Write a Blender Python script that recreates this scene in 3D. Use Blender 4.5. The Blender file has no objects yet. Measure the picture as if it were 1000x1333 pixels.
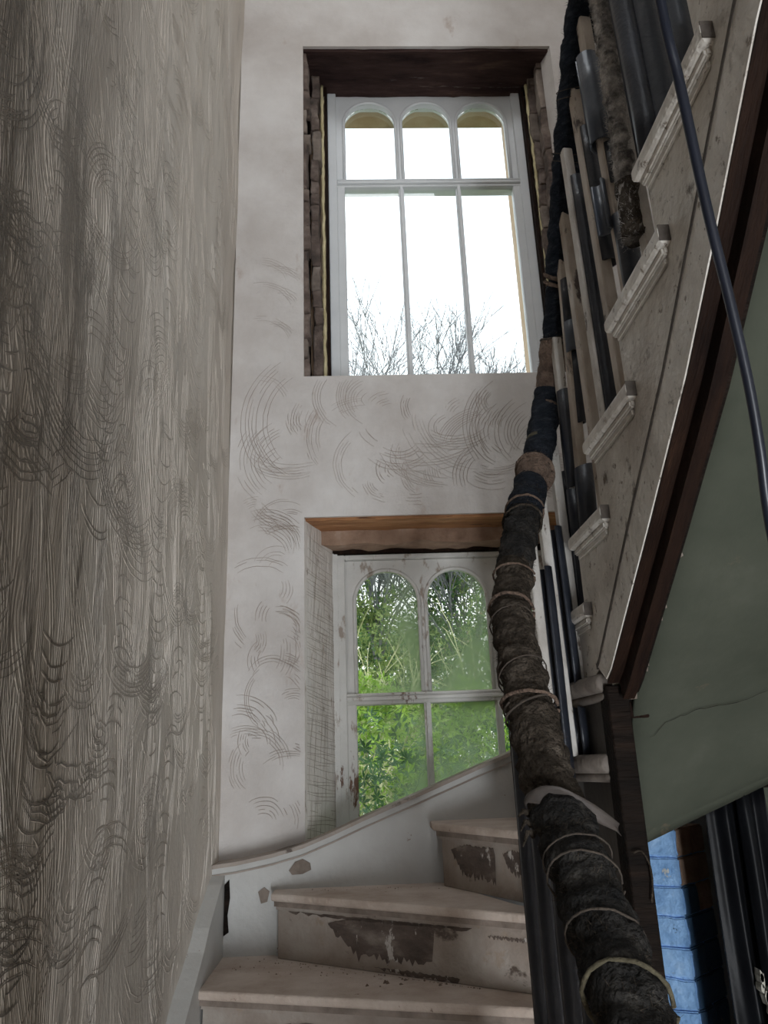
import bpy, bmesh, math, random
from mathutils import Vector, noise, Matrix
random.seed(7)
PI = math.pi
C = bpy.context.scene.collection
SC = bpy.context.scene

# ------------------------------------------------------------------ camera (eye height is z = 0)
p, r, yw = math.radians(18.1), math.radians(2.1), math.radians(2.3)
F = Vector((math.sin(yw)*math.cos(p), math.cos(yw)*math.cos(p), math.sin(p)))
R0 = Vector((math.cos(yw), -math.sin(yw), 0)); U0 = R0.cross(F)
Rv = R0*math.cos(r) - U0*math.sin(r); Uv = R0*math.sin(r) + U0*math.cos(r)
cd = bpy.data.cameras.new('camera'); cam = bpy.data.objects.new('camera', cd); C.objects.link(cam)
cam.matrix_world = Matrix(((Rv.x, Uv.x, -F.x, 0), (Rv.y, Uv.y, -F.y, 0), (Rv.z, Uv.z, -F.z, 0), (0, 0, 0, 1)))
cd.sensor_fit = 'VERTICAL'; cd.sensor_height = 36; cd.lens = 36*1000/1333; cd.clip_start = .02; cd.clip_end = 200
SC.camera = cam
# ------------------------------------------------------------------ light
SC.view_settings.view_transform = 'Standard'; SC.view_settings.look = 'None'
SC.view_settings.exposure = 0.0; SC.view_settings.gamma = 1.0; SC.view_settings.use_curve_mapping = False
w = bpy.data.worlds.new('sky'); SC.world = w; w.use_nodes = True
wn = w.node_tree; bg = wn.nodes['Background']
tc = wn.nodes.new('ShaderNodeTexCoord'); sx = wn.nodes.new('ShaderNodeSeparateXYZ'); cr = wn.nodes.new('ShaderNodeValToRGB')
wn.links.new(tc.outputs['Generated'], sx.inputs[0]); wn.links.new(sx.outputs['Z'], cr.inputs[0]); wn.links.new(cr.outputs[0], bg.inputs[0])
cr.color_ramp.elements[0].position = .1; cr.color_ramp.elements[0].color = (1, 1, 1, 1)
cr.color_ramp.elements[1].position = .75; cr.color_ramp.elements[1].color = (.80, .91, 1, 1)
bg.inputs[1].default_value = 2.3
SC.cycles.max_bounces = 10; SC.cycles.diffuse_bounces = 7; SC.cycles.transparent_max_bounces = 16
SC.cycles.sample_clamp_indirect = 6; SC.cycles.use_denoising = True

def area(name, loc, target, sx_, sy_, power, col):
    l = bpy.data.lights.new(name, 'AREA'); l.shape = 'RECTANGLE'; l.size = sx_; l.size_y = sy_; l.energy = power; l.color = col
    o = bpy.data.objects.new(name, l); C.objects.link(o); o.location = loc
    o.rotation_euler = (Vector(target)-Vector(loc)).to_track_quat('-Z', 'Y').to_euler(); return o
# unseen fill lights, added to lift the stairwell, the back wall and the pier
area('overhead_fill', (.30, 1.15, 4.48), (.30, 1.3, 0), .85, .85, 13, (.95, .97, 1))
area('rear_fill', (.2, -2.1, 3.55), (.2, 2.9, 1.4), 1.0, 1.1, 9, (.95, .97, 1))
area('hall_fill', (.55, -2.1, -1.5), (.85, 2.6, -.5), .6, 1.6, 120, (.90, .95, 1))
sl = bpy.data.lights.new('sun', 'SUN'); sl.energy = 2.6; sl.angle = math.radians(6); sl.color = (1, .95, .85)
so = bpy.data.objects.new('sun', sl); C.objects.link(so); so.rotation_euler = Vector((-.75, .35, -.75)).to_track_quat('-Z', 'Y').to_euler()

# ------------------------------------------------------------------ materials
def mat(name, cols, scale=8, rough=.8, bump=.3, bscale=40, stretch=(1, 1, 1), spots=None, detail=6, metal=0, rot=(0, 0, 0), dist=.01):
    """cols: list of (position, colour) of a noise ramp; spots: list of (colour, scale, threshold, softness, stretch)"""
    m = bpy.data.materials.new(name); m.use_nodes = True; nt = m.node_tree; n = nt.nodes; L = nt.links
    b = n['Principled BSDF']; b.inputs['Roughness'].default_value = rough; b.inputs['Metallic'].default_value = metal
    t = n.new('ShaderNodeTexCoord'); mp = n.new('ShaderNodeMapping'); mp.inputs['Scale'].default_value = stretch; mp.inputs['Rotation'].default_value = rot
    L.new(t.outputs['Object'], mp.inputs[0])
    nz = n.new('ShaderNodeTexNoise'); nz.inputs['Scale'].default_value = scale; nz.inputs['Detail'].default_value = detail; nz.inputs['Roughness'].default_value = .62
    L.new(mp.outputs[0], nz.inputs[0])
    ra = n.new('ShaderNodeValToRGB'); e = ra.color_ramp.elements
    while len(e) < len(cols): e.new(.5)
    for q, (ps, c) in enumerate(cols): e[q].position = ps; e[q].color = (*c, 1)
    L.new(nz.outputs[0], ra.inputs[0]); out = ra.outputs[0]
    for (c, s, th, sf, st) in (spots or []):
        m2 = n.new('ShaderNodeMapping'); m2.inputs['Scale'].default_value = st; m2.inputs['Location'].default_value = (s*.37, s*.11, 3.1); L.new(t.outputs['Object'], m2.inputs[0])
        z = n.new('ShaderNodeTexNoise'); z.inputs['Scale'].default_value = s; z.inputs['Detail'].default_value = 7; z.inputs['Roughness'].default_value = .68; L.new(m2.outputs[0], z.inputs[0])
        mr = n.new('ShaderNodeMapRange'); mr.inputs[1].default_value = th; mr.inputs[2].default_value = th+sf; L.new(z.outputs[0], mr.inputs[0])
        mx = n.new('ShaderNodeMixRGB'); mx.inputs[2].default_value = (*c, 1); L.new(mr.outputs[0], mx.inputs[0]); L.new(out, mx.inputs[1]); out = mx.outputs[0]
    L.new(out, b.inputs['Base Color'])
    if bump:
        z = n.new('ShaderNodeTexNoise'); z.inputs['Scale'].default_value = bscale; z.inputs['Detail'].default_value = 5; L.new(mp.outputs[0], z.inputs[0])
        bp = n.new('ShaderNodeBump'); bp.inputs['Strength'].default_value = bump; bp.inputs['Distance'].default_value = dist; L.new(z.outputs[0], bp.inputs['Height']); L.new(bp.outputs[0], b.inputs['Normal'])
    return m
one = (1, 1, 1)
M = {}
M['plaster_left'] = mat('scratch coat plaster', [(.3, (.30, .25, .20)), (.5, (.44, .385, .33)), (.7, (.62, .58, .53))], 2.2, .75, .5, 60, (1, 2.2, .55),
    [((.13, .10, .07), 5, .56, .10, (1, 4, .7)), ((.70, .68, .66), 1.6, .60, .14, (1, 2.4, .6))])
M['plaster_back'] = mat('pale plaster', [(.3, (.50, .46, .43)), (.55, (.63, .60, .575)), (.75, (.72, .70, .68))], 2.5, .8, .35, 45, one,
    [((.42, .33, .28), 6, .62, .14, (1, 1, .5))])
M['ridge'] = mat('plaster ridge', [(.3, (.42, .37, .32)), (.7, (.58, .54, .49))], 9, .8, 0)
M['groove'] = mat('dirty groove', [(.3, (.09, .07, .05)), (.7, (.24, .195, .15))], 7, .9, 0)
M['groove_pale'] = mat('brown groove', [(.3, (.24, .18, .14)), (.7, (.42, .36, .31))], 7, .9, 0)
M['white_clean'] = mat('white paint', [(.3, (.66, .68, .69)), (.7, (.74, .76, .77))], 6, .45, .1, 60)
M['white_peel'] = mat('peeling white paint', [(.3, (.60, .59, .56)), (.7, (.72, .71, .68))], 6, .55, .35, 40, one,
    [((.16, .08, .045), 9, .60, .03, (1, 1, .28)), ((.36, .30, .25), 14, .57, .06, (1, 1, .4))])
M['stair_paint'] = mat('dirty white stair paint', [(.25, (.19, .145, .115)), (.5, (.31, .26, .22)), (.75, (.41, .375, .335))], 5, .6, .4, 50, one,
    [((.09, .065, .05), 4.5, .60, .05, (1, 1, 1.6)), ((.30, .24, .19), 16, .60, .06, (1, 1, 1))])
M['string_paint'] = mat('grimy string paint', [(.25, (.48, .44, .39)), (.5, (.66, .62, .56)), (.75, (.78, .75, .70))], 9, .6, .6, 60, (1, 1, 1),
    [((.12, .09, .065), 9, .60, .09, (1, 1.2, 1.2)), ((.22, .18, .14), 40, .60, .06, one), ((.42, .37, .32), 3, .52, .2, one)])
M['tread_dust'] = mat('dusty tread', [(.3, (.36, .28, .225)), (.55, (.49, .41, .35)), (.75, (.58, .51, .45))], 6, .85, .4, 80, one,
    [((.16, .10, .07), 22, .67, .04, one)])
M['string_white'] = mat('wall string paint', [(.3, (.42, .41, .39)), (.7, (.55, .55, .53))], 3, .5, .25, 50, one,
    [((.22, .13, .09), 6, .665, .02, one)])
M['wood_dark'] = mat('dark raw timber', [(.3, (.004, .003, .0025)), (.55, (.011, .007, .005)), (.75, (.028, .017, .012))], 6, .75, .8, 30, (.5, 4, 4))
M['lintel_dark'] = mat('smoke dark lintel timber', [(.3, (.018, .010, .010)), (.55, (.055, .032, .028)), (.75, (.13, .08, .065))], 5, .8, .8, 30, (.6, 3, 3),
    [((.30, .27, .25), 3.0, .60, .12, (.5, 3, 3))])
M['wood_orange'] = mat('orange raw timber', [(.3, (.22, .095, .04)), (.55, (.42, .20, .085)), (.75, (.58, .34, .19))], 5, .75, .8, 24, (.6, 5, 6),
    [((.09, .04, .02), 7, .60, .05, (.5, 5, 6))])
M['wood_red'] = mat('red brown timber', [(.3, (.008, .004, .003)), (.6, (.022, .011, .007)), (.8, (.06, .03, .018))], 6, .7, .6, 30, (6, .8, .8))
M['mortar'] = mat('old mortar', [(.3, (.11, .085, .07)), (.6, (.25, .205, .17)), (.8, (.42, .37, .32))], 9, .9, 1, 30)
M['brick_old'] = mat('old rough brick', [(.3, (.05, .038, .032)), (.5, (.13, .095, .078)), (.75, (.28, .225, .19))], 11, .9, 1, 40)
M['foam_yellow'] = mat('expanding foam', [(.3, (.50, .42, .22)), (.7, (.72, .64, .40))], 14, .7, .6, 50)
M['stone_tan'] = mat('tan stone', [(.3, (.50, .34, .21)), (.7, (.66, .50, .36))], 6, .9, .5, 30)
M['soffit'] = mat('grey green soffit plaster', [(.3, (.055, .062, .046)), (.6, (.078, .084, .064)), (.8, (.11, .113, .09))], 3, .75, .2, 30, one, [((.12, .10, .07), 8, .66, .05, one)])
M['bar_white'] = mat('worn white baluster', [(.3, (.38, .34, .30)), (.55, (.54, .51, .47)), (.75, (.64, .62, .59))], 14, .6, .4, 50, (1, 1, .6),
    [((.13, .10, .075), 18, .60, .05, (1, 1, .5))])
M['bar_beige'] = mat('beige stained baluster', [(.3, (.27, .21, .16)), (.55, (.44, .38, .32)), (.75, (.54, .49, .43))], 14, .6, .5, 50, (1, 1, .4),
    [((.07, .05, .04), 16, .58, .06, (1, 1, .4))])
M['foam'] = mat('charcoal foam', [(.3, (.012, .014, .020)), (.7, (.030, .034, .045))], 12, .38, .15, 90, one, [((.35, .35, .36), 26, .74, .02, (1, 1, .5))])
M['foam_grey'] = mat('blue grey foam', [(.3, (.050, .060, .078)), (.7, (.085, .098, .122))], 12, .4, .12, 90, one, [((.45, .45, .46), 24, .74, .02, one)])
M['felt_black'] = mat('black woven felt', [(.3, (.008, .010, .014)), (.55, (.022, .027, .036)), (.75, (.06, .068, .078))], 30, .95, 1, 120, (1, 1, 2.5), dist=.02)
M['felt_brown'] = mat('brown hair felt', [(.3, (.022, .017, .012)), (.55, (.065, .052, .040)), (.75, (.15, .125, .10))], 26, 1, 1, 110, one, dist=.02)
M['felt_tan'] = mat('tan jute felt', [(.3, (.08, .05, .035)), (.6, (.19, .13, .095)), (.8, (.30, .22, .17))], 30, 1, 1, 120, one, dist=.02)
M['felt_grey'] = mat('dusty grey hair felt', [(.35, (.10, .09, .085)), (.5, (.34, .31, .28)), (.68, (.70, .65, .60))], 34, 1, 1, 130, one, dist=.02)
M['twine'] = mat('twine', [(.3, (.03, .023, .017)), (.7, (.075, .057, .043))], 60, .9, .5, 200)
M['twine_pale'] = mat('pale jute twine', [(.3, (.05, .042, .024)), (.7, (.10, .085, .05))], 60, .9, .5, 200)
M['paper'] = mat('torn brown paper', [(.3, (.035, .028, .024)), (.7, (.085, .070, .060))], 8, .7, .3, 30)
M['cable'] = mat('black cable', [(.3, (.007, .009, .016)), (.7, (.013, .016, .026))], 10, .35, 0)
M['blue'] = mat('blue painted brick', [(.3, (.18, .36, .66)), (.55, (.30, .52, .84)), (.75, (.44, .64, .90))], 13, .7, 1, 45, one,
    [((.62, .62, .58), 14, .66, .03, one), ((.03, .06, .11), 30, .67, .03, one)])
M['blue_shade'] = mat('shaded blue paint', [(.3, (.05, .11, .20)), (.7, (.08, .15, .26))], 9, .6, .6, 35, one, [((.40, .38, .32), 14, .68, .02, one)])  # same blue paint, the shade of the right-hand face put into its colour
M['brick_brown'] = mat('bare brown brick', [(.3, (.30, .18, .12)), (.7, (.55, .38, .28))], 9, .9, .8, 40)
M['sheet'] = mat('black sheeting', [(.3, (.003, .003, .004)), (.7, (.007, .008, .010))], 5, .48, .2, 20)
M['chip'] = mat('plaster chips', [(.3, (.34, .32, .27)), (.7, (.50, .48, .42))], 20, .9, .4, 60)
M['rubble'] = mat('crumbs', [(.3, (.10, .07, .05)), (.7, (.24, .17, .13))], 30, .9, .3, 60)
M['apron'] = mat('dark grey painted board', [(.3, (.075, .070, .065)), (.7, (.13, .12, .11))], 5, .6, .3, 40)
M['lath'] = mat('rusty lath', [(.3, (.28, .22, .17)), (.7, (.48, .42, .36))], 20, .8, 0)
M['reveal'] = mat('pale reveal plaster', [(.3, (.74, .69, .64)), (.7, (.86, .83, .79))], 6, .85, .5, 60, (1, 1, .5), [((.40, .33, .27), 16, .60, .06, (1, 1, .4))])
M['lawn'] = mat('lawn', [(.3, (.03, .07, .012)), (.7, (.07, .13, .03))], 6, .95, .5, 20)
M['bark'] = mat('bark', [(.3, (.10, .085, .06)), (.7, (.24, .21, .16))], 14, .9, .5, 40)
M['twig'] = mat('grey bare twig', [(.3, (.13, .14, .15)), (.7, (.22, .23, .24))], 10, .9, 0)
M['twig_green'] = mat('mossy twig', [(.3, (.34, .36, .18)), (.7, (.55, .54, .34))], 10, .9, 0)
M['bare_wood'] = mat('bare stained wood', [(.3, (.05, .035, .028)), (.55, (.11, .082, .066)), (.75, (.24, .20, .17))], 9, .85, .6, 40, (1, 1, 2), [((.45, .41, .37), 22, .60, .03, (1, 1, .5))])
M['grime_wood'] = mat('brown stained moulding', [(.3, (.13, .10, .08)), (.6, (.26, .21, .175)), (.8, (.40, .35, .31))], 12, .8, .4, 60)
M['nosing_shade'] = mat('grimy nosing in shade', [(.3, (.10, .08, .065)), (.6, (.20, .17, .145)), (.8, (.32, .29, .25))], 12, .8, .4, 60)  # grime plus the shade at the turn, both put into the colour
M['grime'] = mat('grime filled groove', [(.3, (.05, .04, .032)), (.7, (.12, .10, .085))], 20, .9, .3, 60)
M['mortar_brown'] = mat('lumpy brown mortar', [(.3, (.20, .12, .08)), (.6, (.36, .24, .17)), (.8, (.52, .42, .34))], 10, .9, 1, 30)
M['felt_dark'] = mat('dark dusty felt', [(.3, (.010, .010, .010)), (.55, (.030, .028, .026)), (.75, (.085, .078, .068))], 26, .95, 1, 110, one, dist=.02)
def leafmat(name, a, b, sc=3.0):
    m = mat(name, [(.3, a), (.7, b)], sc, .45, 0); nt = m.node_tree; n = nt.nodes
    pb = n['Principled BSDF']; tr = n.new('ShaderNodeBsdfTranslucent'); mx = n.new('ShaderNodeMixShader'); mx.inputs[0].default_value = .4
    src = pb.inputs['Base Color'].links[0].from_socket; nt.links.new(src, tr.inputs[0])
    nt.links.new(pb.outputs[0], mx.inputs[1]); nt.links.new(tr.outputs[0], mx.inputs[2]); nt.links.new(mx.outputs[0], n['Material Output'].inputs[0]); return m
M['leaf_near'] = leafmat('glossy shrub leaf', (.018, .06, .022), (.06, .17, .045))
M['leaf_bright'] = leafmat('bright yellow green leaf', (.13, .28, .03), (.34, .52, .06))
M['leaf_dark'] = leafmat('dark hedge leaf', (.05, .12, .05), (.15, .29, .09))
M['leaf_olive'] = leafmat('olive leaf', (.20, .30, .08), (.44, .54, .20))
M['leaf_brown'] = leafmat('brown seed head', (.20, .15, .09), (.42, .33, .22))

def glassmat(name, fog):
    m = bpy.data.materials.new(name); m.use_nodes = True; nt = m.node_tree; n = nt.nodes; L = nt.links; n.remove(n['Principled BSDF'])
    tr = n.new('ShaderNodeBsdfTransparent'); tr.inputs[0].default_value = (.97, .985, .98, 1); gl = n.new('ShaderNodeBsdfGlossy'); gl.inputs['Roughness'].default_value = .02
    fr = n.new('ShaderNodeFresnel'); fr.inputs[0].default_value = 1.35
    a = n.new('ShaderNodeMixShader'); L.new(fr.outputs[0], a.inputs[0]); L.new(tr.outputs[0], a.inputs[1]); L.new(gl.outputs[0], a.inputs[2]); out = a
    if fog:
        tl = n.new('ShaderNodeBsdfTranslucent'); tl.inputs[0].default_value = (.36, .44, .28, 1)
        t = n.new('ShaderNodeTexCoord'); sp = n.new('ShaderNodeSeparateXYZ'); L.new(t.outputs['Generated'], sp.inputs[0])
        nz = n.new('ShaderNodeTexNoise'); nz.inputs['Scale'].default_value = 3.2; nz.inputs['Detail'].default_value = 3; L.new(t.outputs['Object'], nz.inputs[0])
        # more mist to the right and towards the bottom of each pane
        m1 = n.new('ShaderNodeMath'); m1.operation = 'MULTIPLY_ADD'; m1.inputs[1].default_value = fog[0]; m1.inputs[2].default_value = fog[2]; L.new(sp.outputs['X'], m1.inputs[0])
        m2 = n.new('ShaderNodeMath'); m2.operation = 'MULTIPLY_ADD'; m2.inputs[1].default_value = fog[1]; L.new(sp.outputs['Z'], m2.inputs[0]); L.new(m1.outputs[0], m2.inputs[2])
        m3 = n.new('ShaderNodeMath'); m3.operation = 'MULTIPLY_ADD'; m3.inputs[1].default_value = 1.6; L.new(nz.outputs[0], m3.inputs[0]); L.new(m2.outputs[0], m3.inputs[2])
        mr = n.new('ShaderNodeMapRange'); mr.inputs[1].default_value = .85; mr.inputs[2].default_value = 1.5; mr.inputs[4].default_value = .62; L.new(m3.outputs[0], mr.inputs[0])
        b = n.new('ShaderNodeMixShader'); L.new(mr.outputs[0], b.inputs[0]); L.new(a.outputs[0], b.inputs[1]); L.new(tl.outputs[0], b.inputs[2]); out = b
    L.new(out.outputs[0], n['Material Output'].inputs[0]); return m
M['glass'] = glassmat('clear glass', None)
M['glass_fog'] = [glassmat('misted glass a', (.7, -.45, .1)), glassmat('misted glass b', (.45, -.35, .32)), glassmat('misted glass c', (.3, -.2, .4))]

def coat_falloff(m):
    # scratch and skim coat, with light falloff painted in: paler up towards the corner
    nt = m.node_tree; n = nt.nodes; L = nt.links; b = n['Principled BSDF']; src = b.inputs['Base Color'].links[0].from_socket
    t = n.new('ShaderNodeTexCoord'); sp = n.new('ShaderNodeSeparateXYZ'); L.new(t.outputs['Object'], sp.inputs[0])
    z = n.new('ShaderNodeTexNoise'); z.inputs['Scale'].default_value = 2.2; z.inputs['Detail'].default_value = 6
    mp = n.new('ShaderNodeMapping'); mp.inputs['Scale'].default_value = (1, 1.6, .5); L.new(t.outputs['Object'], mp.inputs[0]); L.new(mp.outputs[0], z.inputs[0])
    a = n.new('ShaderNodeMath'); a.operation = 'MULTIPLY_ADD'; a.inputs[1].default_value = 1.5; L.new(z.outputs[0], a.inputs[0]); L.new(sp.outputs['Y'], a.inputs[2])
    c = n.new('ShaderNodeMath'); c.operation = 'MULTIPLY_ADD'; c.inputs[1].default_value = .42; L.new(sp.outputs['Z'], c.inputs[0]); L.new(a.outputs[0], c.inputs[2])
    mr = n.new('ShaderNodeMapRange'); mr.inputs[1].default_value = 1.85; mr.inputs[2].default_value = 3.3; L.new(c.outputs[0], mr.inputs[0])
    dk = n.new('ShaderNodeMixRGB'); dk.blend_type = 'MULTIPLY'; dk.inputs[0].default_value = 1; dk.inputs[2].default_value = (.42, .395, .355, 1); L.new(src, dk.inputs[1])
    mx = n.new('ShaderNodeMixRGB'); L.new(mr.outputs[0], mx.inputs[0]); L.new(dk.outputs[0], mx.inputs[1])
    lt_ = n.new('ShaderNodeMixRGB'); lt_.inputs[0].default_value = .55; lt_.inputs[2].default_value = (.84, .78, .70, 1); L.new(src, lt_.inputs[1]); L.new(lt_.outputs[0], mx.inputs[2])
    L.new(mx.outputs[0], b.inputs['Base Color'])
for k_ in ('wood_red', 'wood_dark', 'sheet', 'apron', 'lintel_dark', 'felt_dark', 'felt_black', 'felt_brown', 'soffit'): M[k_].node_tree.nodes['Principled BSDF'].inputs['Specular IOR Level'].default_value = .12 if k_ != 'sheet' else .2
coat_falloff(M['plaster_left']); coat_falloff(M['groove'])
# ------------------------------------------------------------------ helpers
def link(name, me, m, parent=None, smooth=False):
    o = bpy.data.objects.new(name, me); C.objects.link(o)
    if m is not None: me.materials.append(M[m] if isinstance(m, str) else m)
    if parent: o.parent = parent
    if smooth:
        for f in me.polygons: f.use_smooth = True
    return o
def raw(name, vs, fs, m, parent=None, smooth=False):
    me = bpy.data.meshes.new(name); me.from_pydata([tuple(v) for v in vs], [], fs); me.update()
    return link(name, me, m, parent, smooth)
def obj(name, bm, m, parent=None, smooth=False):
    bmesh.ops.recalc_face_normals(bm, faces=bm.faces[:])
    me = bpy.data.meshes.new(name); bm.to_mesh(me); bm.free(); return link(name, me, m, parent, smooth)
def tag(o, label=None, cat=None, group=None, kind=None):
    if label: o['label'] = label
    if cat: o['category'] = cat
    if group: o['group'] = group
    if kind: o['kind'] = kind
    return o
def thing(name, label, cat, group=None, loc=(0, 0, 0), kind=None):
    o = bpy.data.objects.new(name, None); C.objects.link(o); o.location = loc; o.empty_display_size = .05
    return tag(o, label, cat, group, kind)
def box(bm, x0, x1, y0, y1, z0, z1, mtx=None):
    vs = [bm.verts.new((x, y, z)) for z in (z0, z1) for y in (y0, y1) for x in (x0, x1)]
    for f in ((0, 1, 3, 2), (4, 6, 7, 5), (0, 4, 5, 1), (2, 3, 7, 6), (0, 2, 6, 4), (1, 5, 7, 3)): bm.faces.new([vs[i] for i in f])
    if mtx: bmesh.ops.transform(bm, matrix=mtx, verts=vs)
    return vs
def bxo(name, b6, m, parent=None, bev=0, jitter=0, cuts=0):
    bm = bmesh.new(); box(bm, *b6)
    if bev: bmesh.ops.bevel(bm, geom=bm.edges[:], offset=bev, segments=1, affect='EDGES')
    if cuts: bmesh.ops.subdivide_edges(bm, edges=bm.edges[:], cuts=cuts, use_grid_fill=True)
    if jitter:
        for v in bm.verts: v.co += noise.noise_vector(v.co*23+Vector((3, 1, 7)))*jitter + noise.noise_vector(v.co*7)*jitter
    return obj(name, bm, m, parent)
def prism(bm, pts, a, b, axis):
    """closed polygon pts (2D) extruded from a to b along axis ('x': pts=(y,z); 'y': pts=(x,z); 'z': pts=(x,y))"""
    def P(q, t): return {'x': (t, q[0], q[1]), 'y': (q[0], t, q[1]), 'z': (q[0], q[1], t)}[axis]
    A = [bm.verts.new(P(q, a)) for q in pts]; B = [bm.verts.new(P(q, b)) for q in pts]; n = len(pts)
    fa = bm.faces.new(A); fb = bm.faces.new(B[::-1])
    for i in range(n): bm.faces.new((A[i], B[i], B[(i+1) % n], A[(i+1) % n]))
    return A+B
def smoothpath(pts, n):
    """Catmull-Rom through pts, n samples per span"""
    P = [Vector(q) for q in pts]; P = [P[0]*2-P[1]]+P+[P[-1]*2-P[-2]]; out = []
    for i in range(1, len(P)-2):
        for k in range(n):
            t = k/n; a, b, c, d = P[i-1:i+3]
            out.append(.5*((2*b)+(c-a)*t+(2*a-5*b+4*c-d)*t*t+(3*b-a-3*c+d)*t**3))
    out.append(P[-2]); return out
def frames(path):
    fr = []; up = Vector((0, 0, 1)); n0 = None
    for i, q in enumerate(path):
        t = (path[min(i+1, len(path)-1)]-path[max(i-1, 0)]).normalized()
        if n0 is None: n0 = t.cross(up); n0 = n0.normalized() if n0.length > .01 else Vector((1, 0, 0))
        n1 = (n0-t*n0.dot(t)).normalized(); fr.append((q, t, n1, t.cross(n1))); n0 = n1
    return fr
def tube(vs, fs, path, rad, seg=8, rfun=None, cap=True):
    base = len(vs); fr = frames(path)
    for i, (q, t, a, b) in enumerate(fr):
        rr = rad(i/(len(fr)-1)) if callable(rad) else rad
        for k in range(seg):
            an = 2*PI*k/seg; d = a*math.cos(an)+b*math.sin(an); e = rr
            if rfun: e += rfun(q+d*rr)
            vs.append(q+d*e)
    for i in range(len(fr)-1):
        for k in range(seg):
            k2 = (k+1) % seg; fs.append((base+i*seg+k, base+i*seg+k2, base+(i+1)*seg+k2, base+(i+1)*seg+k))
    if cap:
        fs.append(tuple(base+k for k in range(seg))[::-1]); fs.append(tuple(base+(len(fr)-1)*seg+k for k in range(seg)))
def tubeo(name, path, rad, m, parent=None, seg=8, rfun=None):
    vs, fs = [], []; tube(vs, fs, path, rad, seg, rfun); return raw(name, vs, fs, m, parent, True)
def interp(pts, x):
    if x <= pts[0][0]: return pts[0][1]
    for (a, b), (c, d) in zip(pts, pts[1:]):
        if x <= c: return b+(d-b)*(x-a)/(c-a)
    return pts[-1][1]

# ------------------------------------------------------------------ SETTING
ZF, ZC, YR, XR = -2.47, 4.5, -2.2, 1.5
def breaks(a, b, step, keys):
    ks = sorted(set([a, b]+[k for k in keys if a < k < b])); out = []
    for s, e in zip(ks, ks[1:]):
        n = max(1, round((e-s)/step)); out += [s+(e-s)*i/n for i in range(n)]
    return out+[b]
def gridwall(name, us, vs_, holes, P, disp, m, thick, depthdir, parent=None):
    """sheet over (u,v) with rectangular holes, given thickness by a back sheet"""
    V, Fc, idx = [], [], {}
    def vid(i, j, back):
        k = (i, j, back)
        if k not in idx:
            u, v = us[i], vs_[j]; q = Vector(P(u, v)); dd = Vector(depthdir)
            q = q+dd*thick if back else q+dd*disp(u, v)
            idx[k] = len(V); V.append(q)
        return idx[k]
    def solid(i, j):
        if not (0 <= i < len(us)-1 and 0 <= j < len(vs_)-1): return False
        u, v = (us[i]+us[i+1])/2, (vs_[j]+vs_[j+1])/2
        return not any(a < u < b and c < v < d for a, b, c, d in holes)
    for i in range(len(us)-1):
        for j in range(len(vs_)-1):
            if not solid(i, j): continue
            c = [(i, j), (i+1, j), (i+1, j+1), (i, j+1)]
            Fc.append([vid(*q, 0) for q in c]); Fc.append([vid(*q, 1) for q in c][::-1])
            for (di, dj, a, b) in ((-1, 0, 3, 0), (1, 0, 1, 2), (0, -1, 0, 1), (0, 1, 2, 3)):
                if not solid(i+di, j+dj): Fc.append([vid(*c[b], 0), vid(*c[a], 0), vid(*c[a], 1), vid(*c[b], 1)])
    o = raw(name, V, Fc, m, parent); me = o.data
    for f in me.polygons: f.use_smooth = True
    bm = bmesh.new(); bm.from_mesh(me)
    for e in bm.edges:
        if len(e.link_faces) == 2 and e.calc_face_angle(0) > .6: e.smooth = False
    bm.to_mesh(me); bm.free()
    return o
def nz(u, v, s, a, o=0): return noise.noise(Vector((u*s, v*s, o)))*a
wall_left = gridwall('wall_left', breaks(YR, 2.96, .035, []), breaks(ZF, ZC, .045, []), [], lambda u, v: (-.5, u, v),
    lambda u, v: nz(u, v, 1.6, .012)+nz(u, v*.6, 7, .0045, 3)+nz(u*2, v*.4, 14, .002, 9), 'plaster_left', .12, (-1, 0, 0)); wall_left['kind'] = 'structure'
UO = (-.2, 1.03, 1.557, 3.38); LO = (-.2, 1.03, -.97, .935)
def bdisp(u, v):
    d = nz(u, v, 2, .006)+nz(u, v, 9, .002, 4)
    for h in (UO, LO):
        q = max(h[0]-u, u-h[1], h[2]-v, v-h[3])
        d *= min(1, max(0, q/.05))
    d *= min(1, max(0, abs(v+.3)/.3)) if v < .0 else 1
    return d
wall_back = gridwall('wall_back', breaks(-.5, XR, .045, [UO[0], UO[1]]), breaks(ZF, ZC, .045, [UO[2], UO[3], LO[2], LO[3]]), [UO, LO],
    lambda u, v: (u, 2.9, v), bdisp, 'plaster_back', .33, (0, 1, 0)); wall_back['kind'] = 'structure'
# outer leaf of the same wall: narrower openings, stone heads
bm = bmesh.new()
for (x0, x1, z0, z1) in ((-.62, -.05, ZF, ZC), (.885, XR+.2, ZF, ZC), (-.05, .885, ZF, -.93), (-.05, .885, .88, 1.6), (-.05, .885, 3.41, ZC)):
    box(bm, x0, x1, 3.275, 3.45, z0, z1)
obj('outer_stonework', bm, 'stone_tan', wall_back)
bm = bmesh.new(); box(bm, XR, XR+.12, YR, 3.45, ZF, ZC); o = obj('wall_right', bm, 'plaster_back'); o['kind'] = 'structure'
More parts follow.
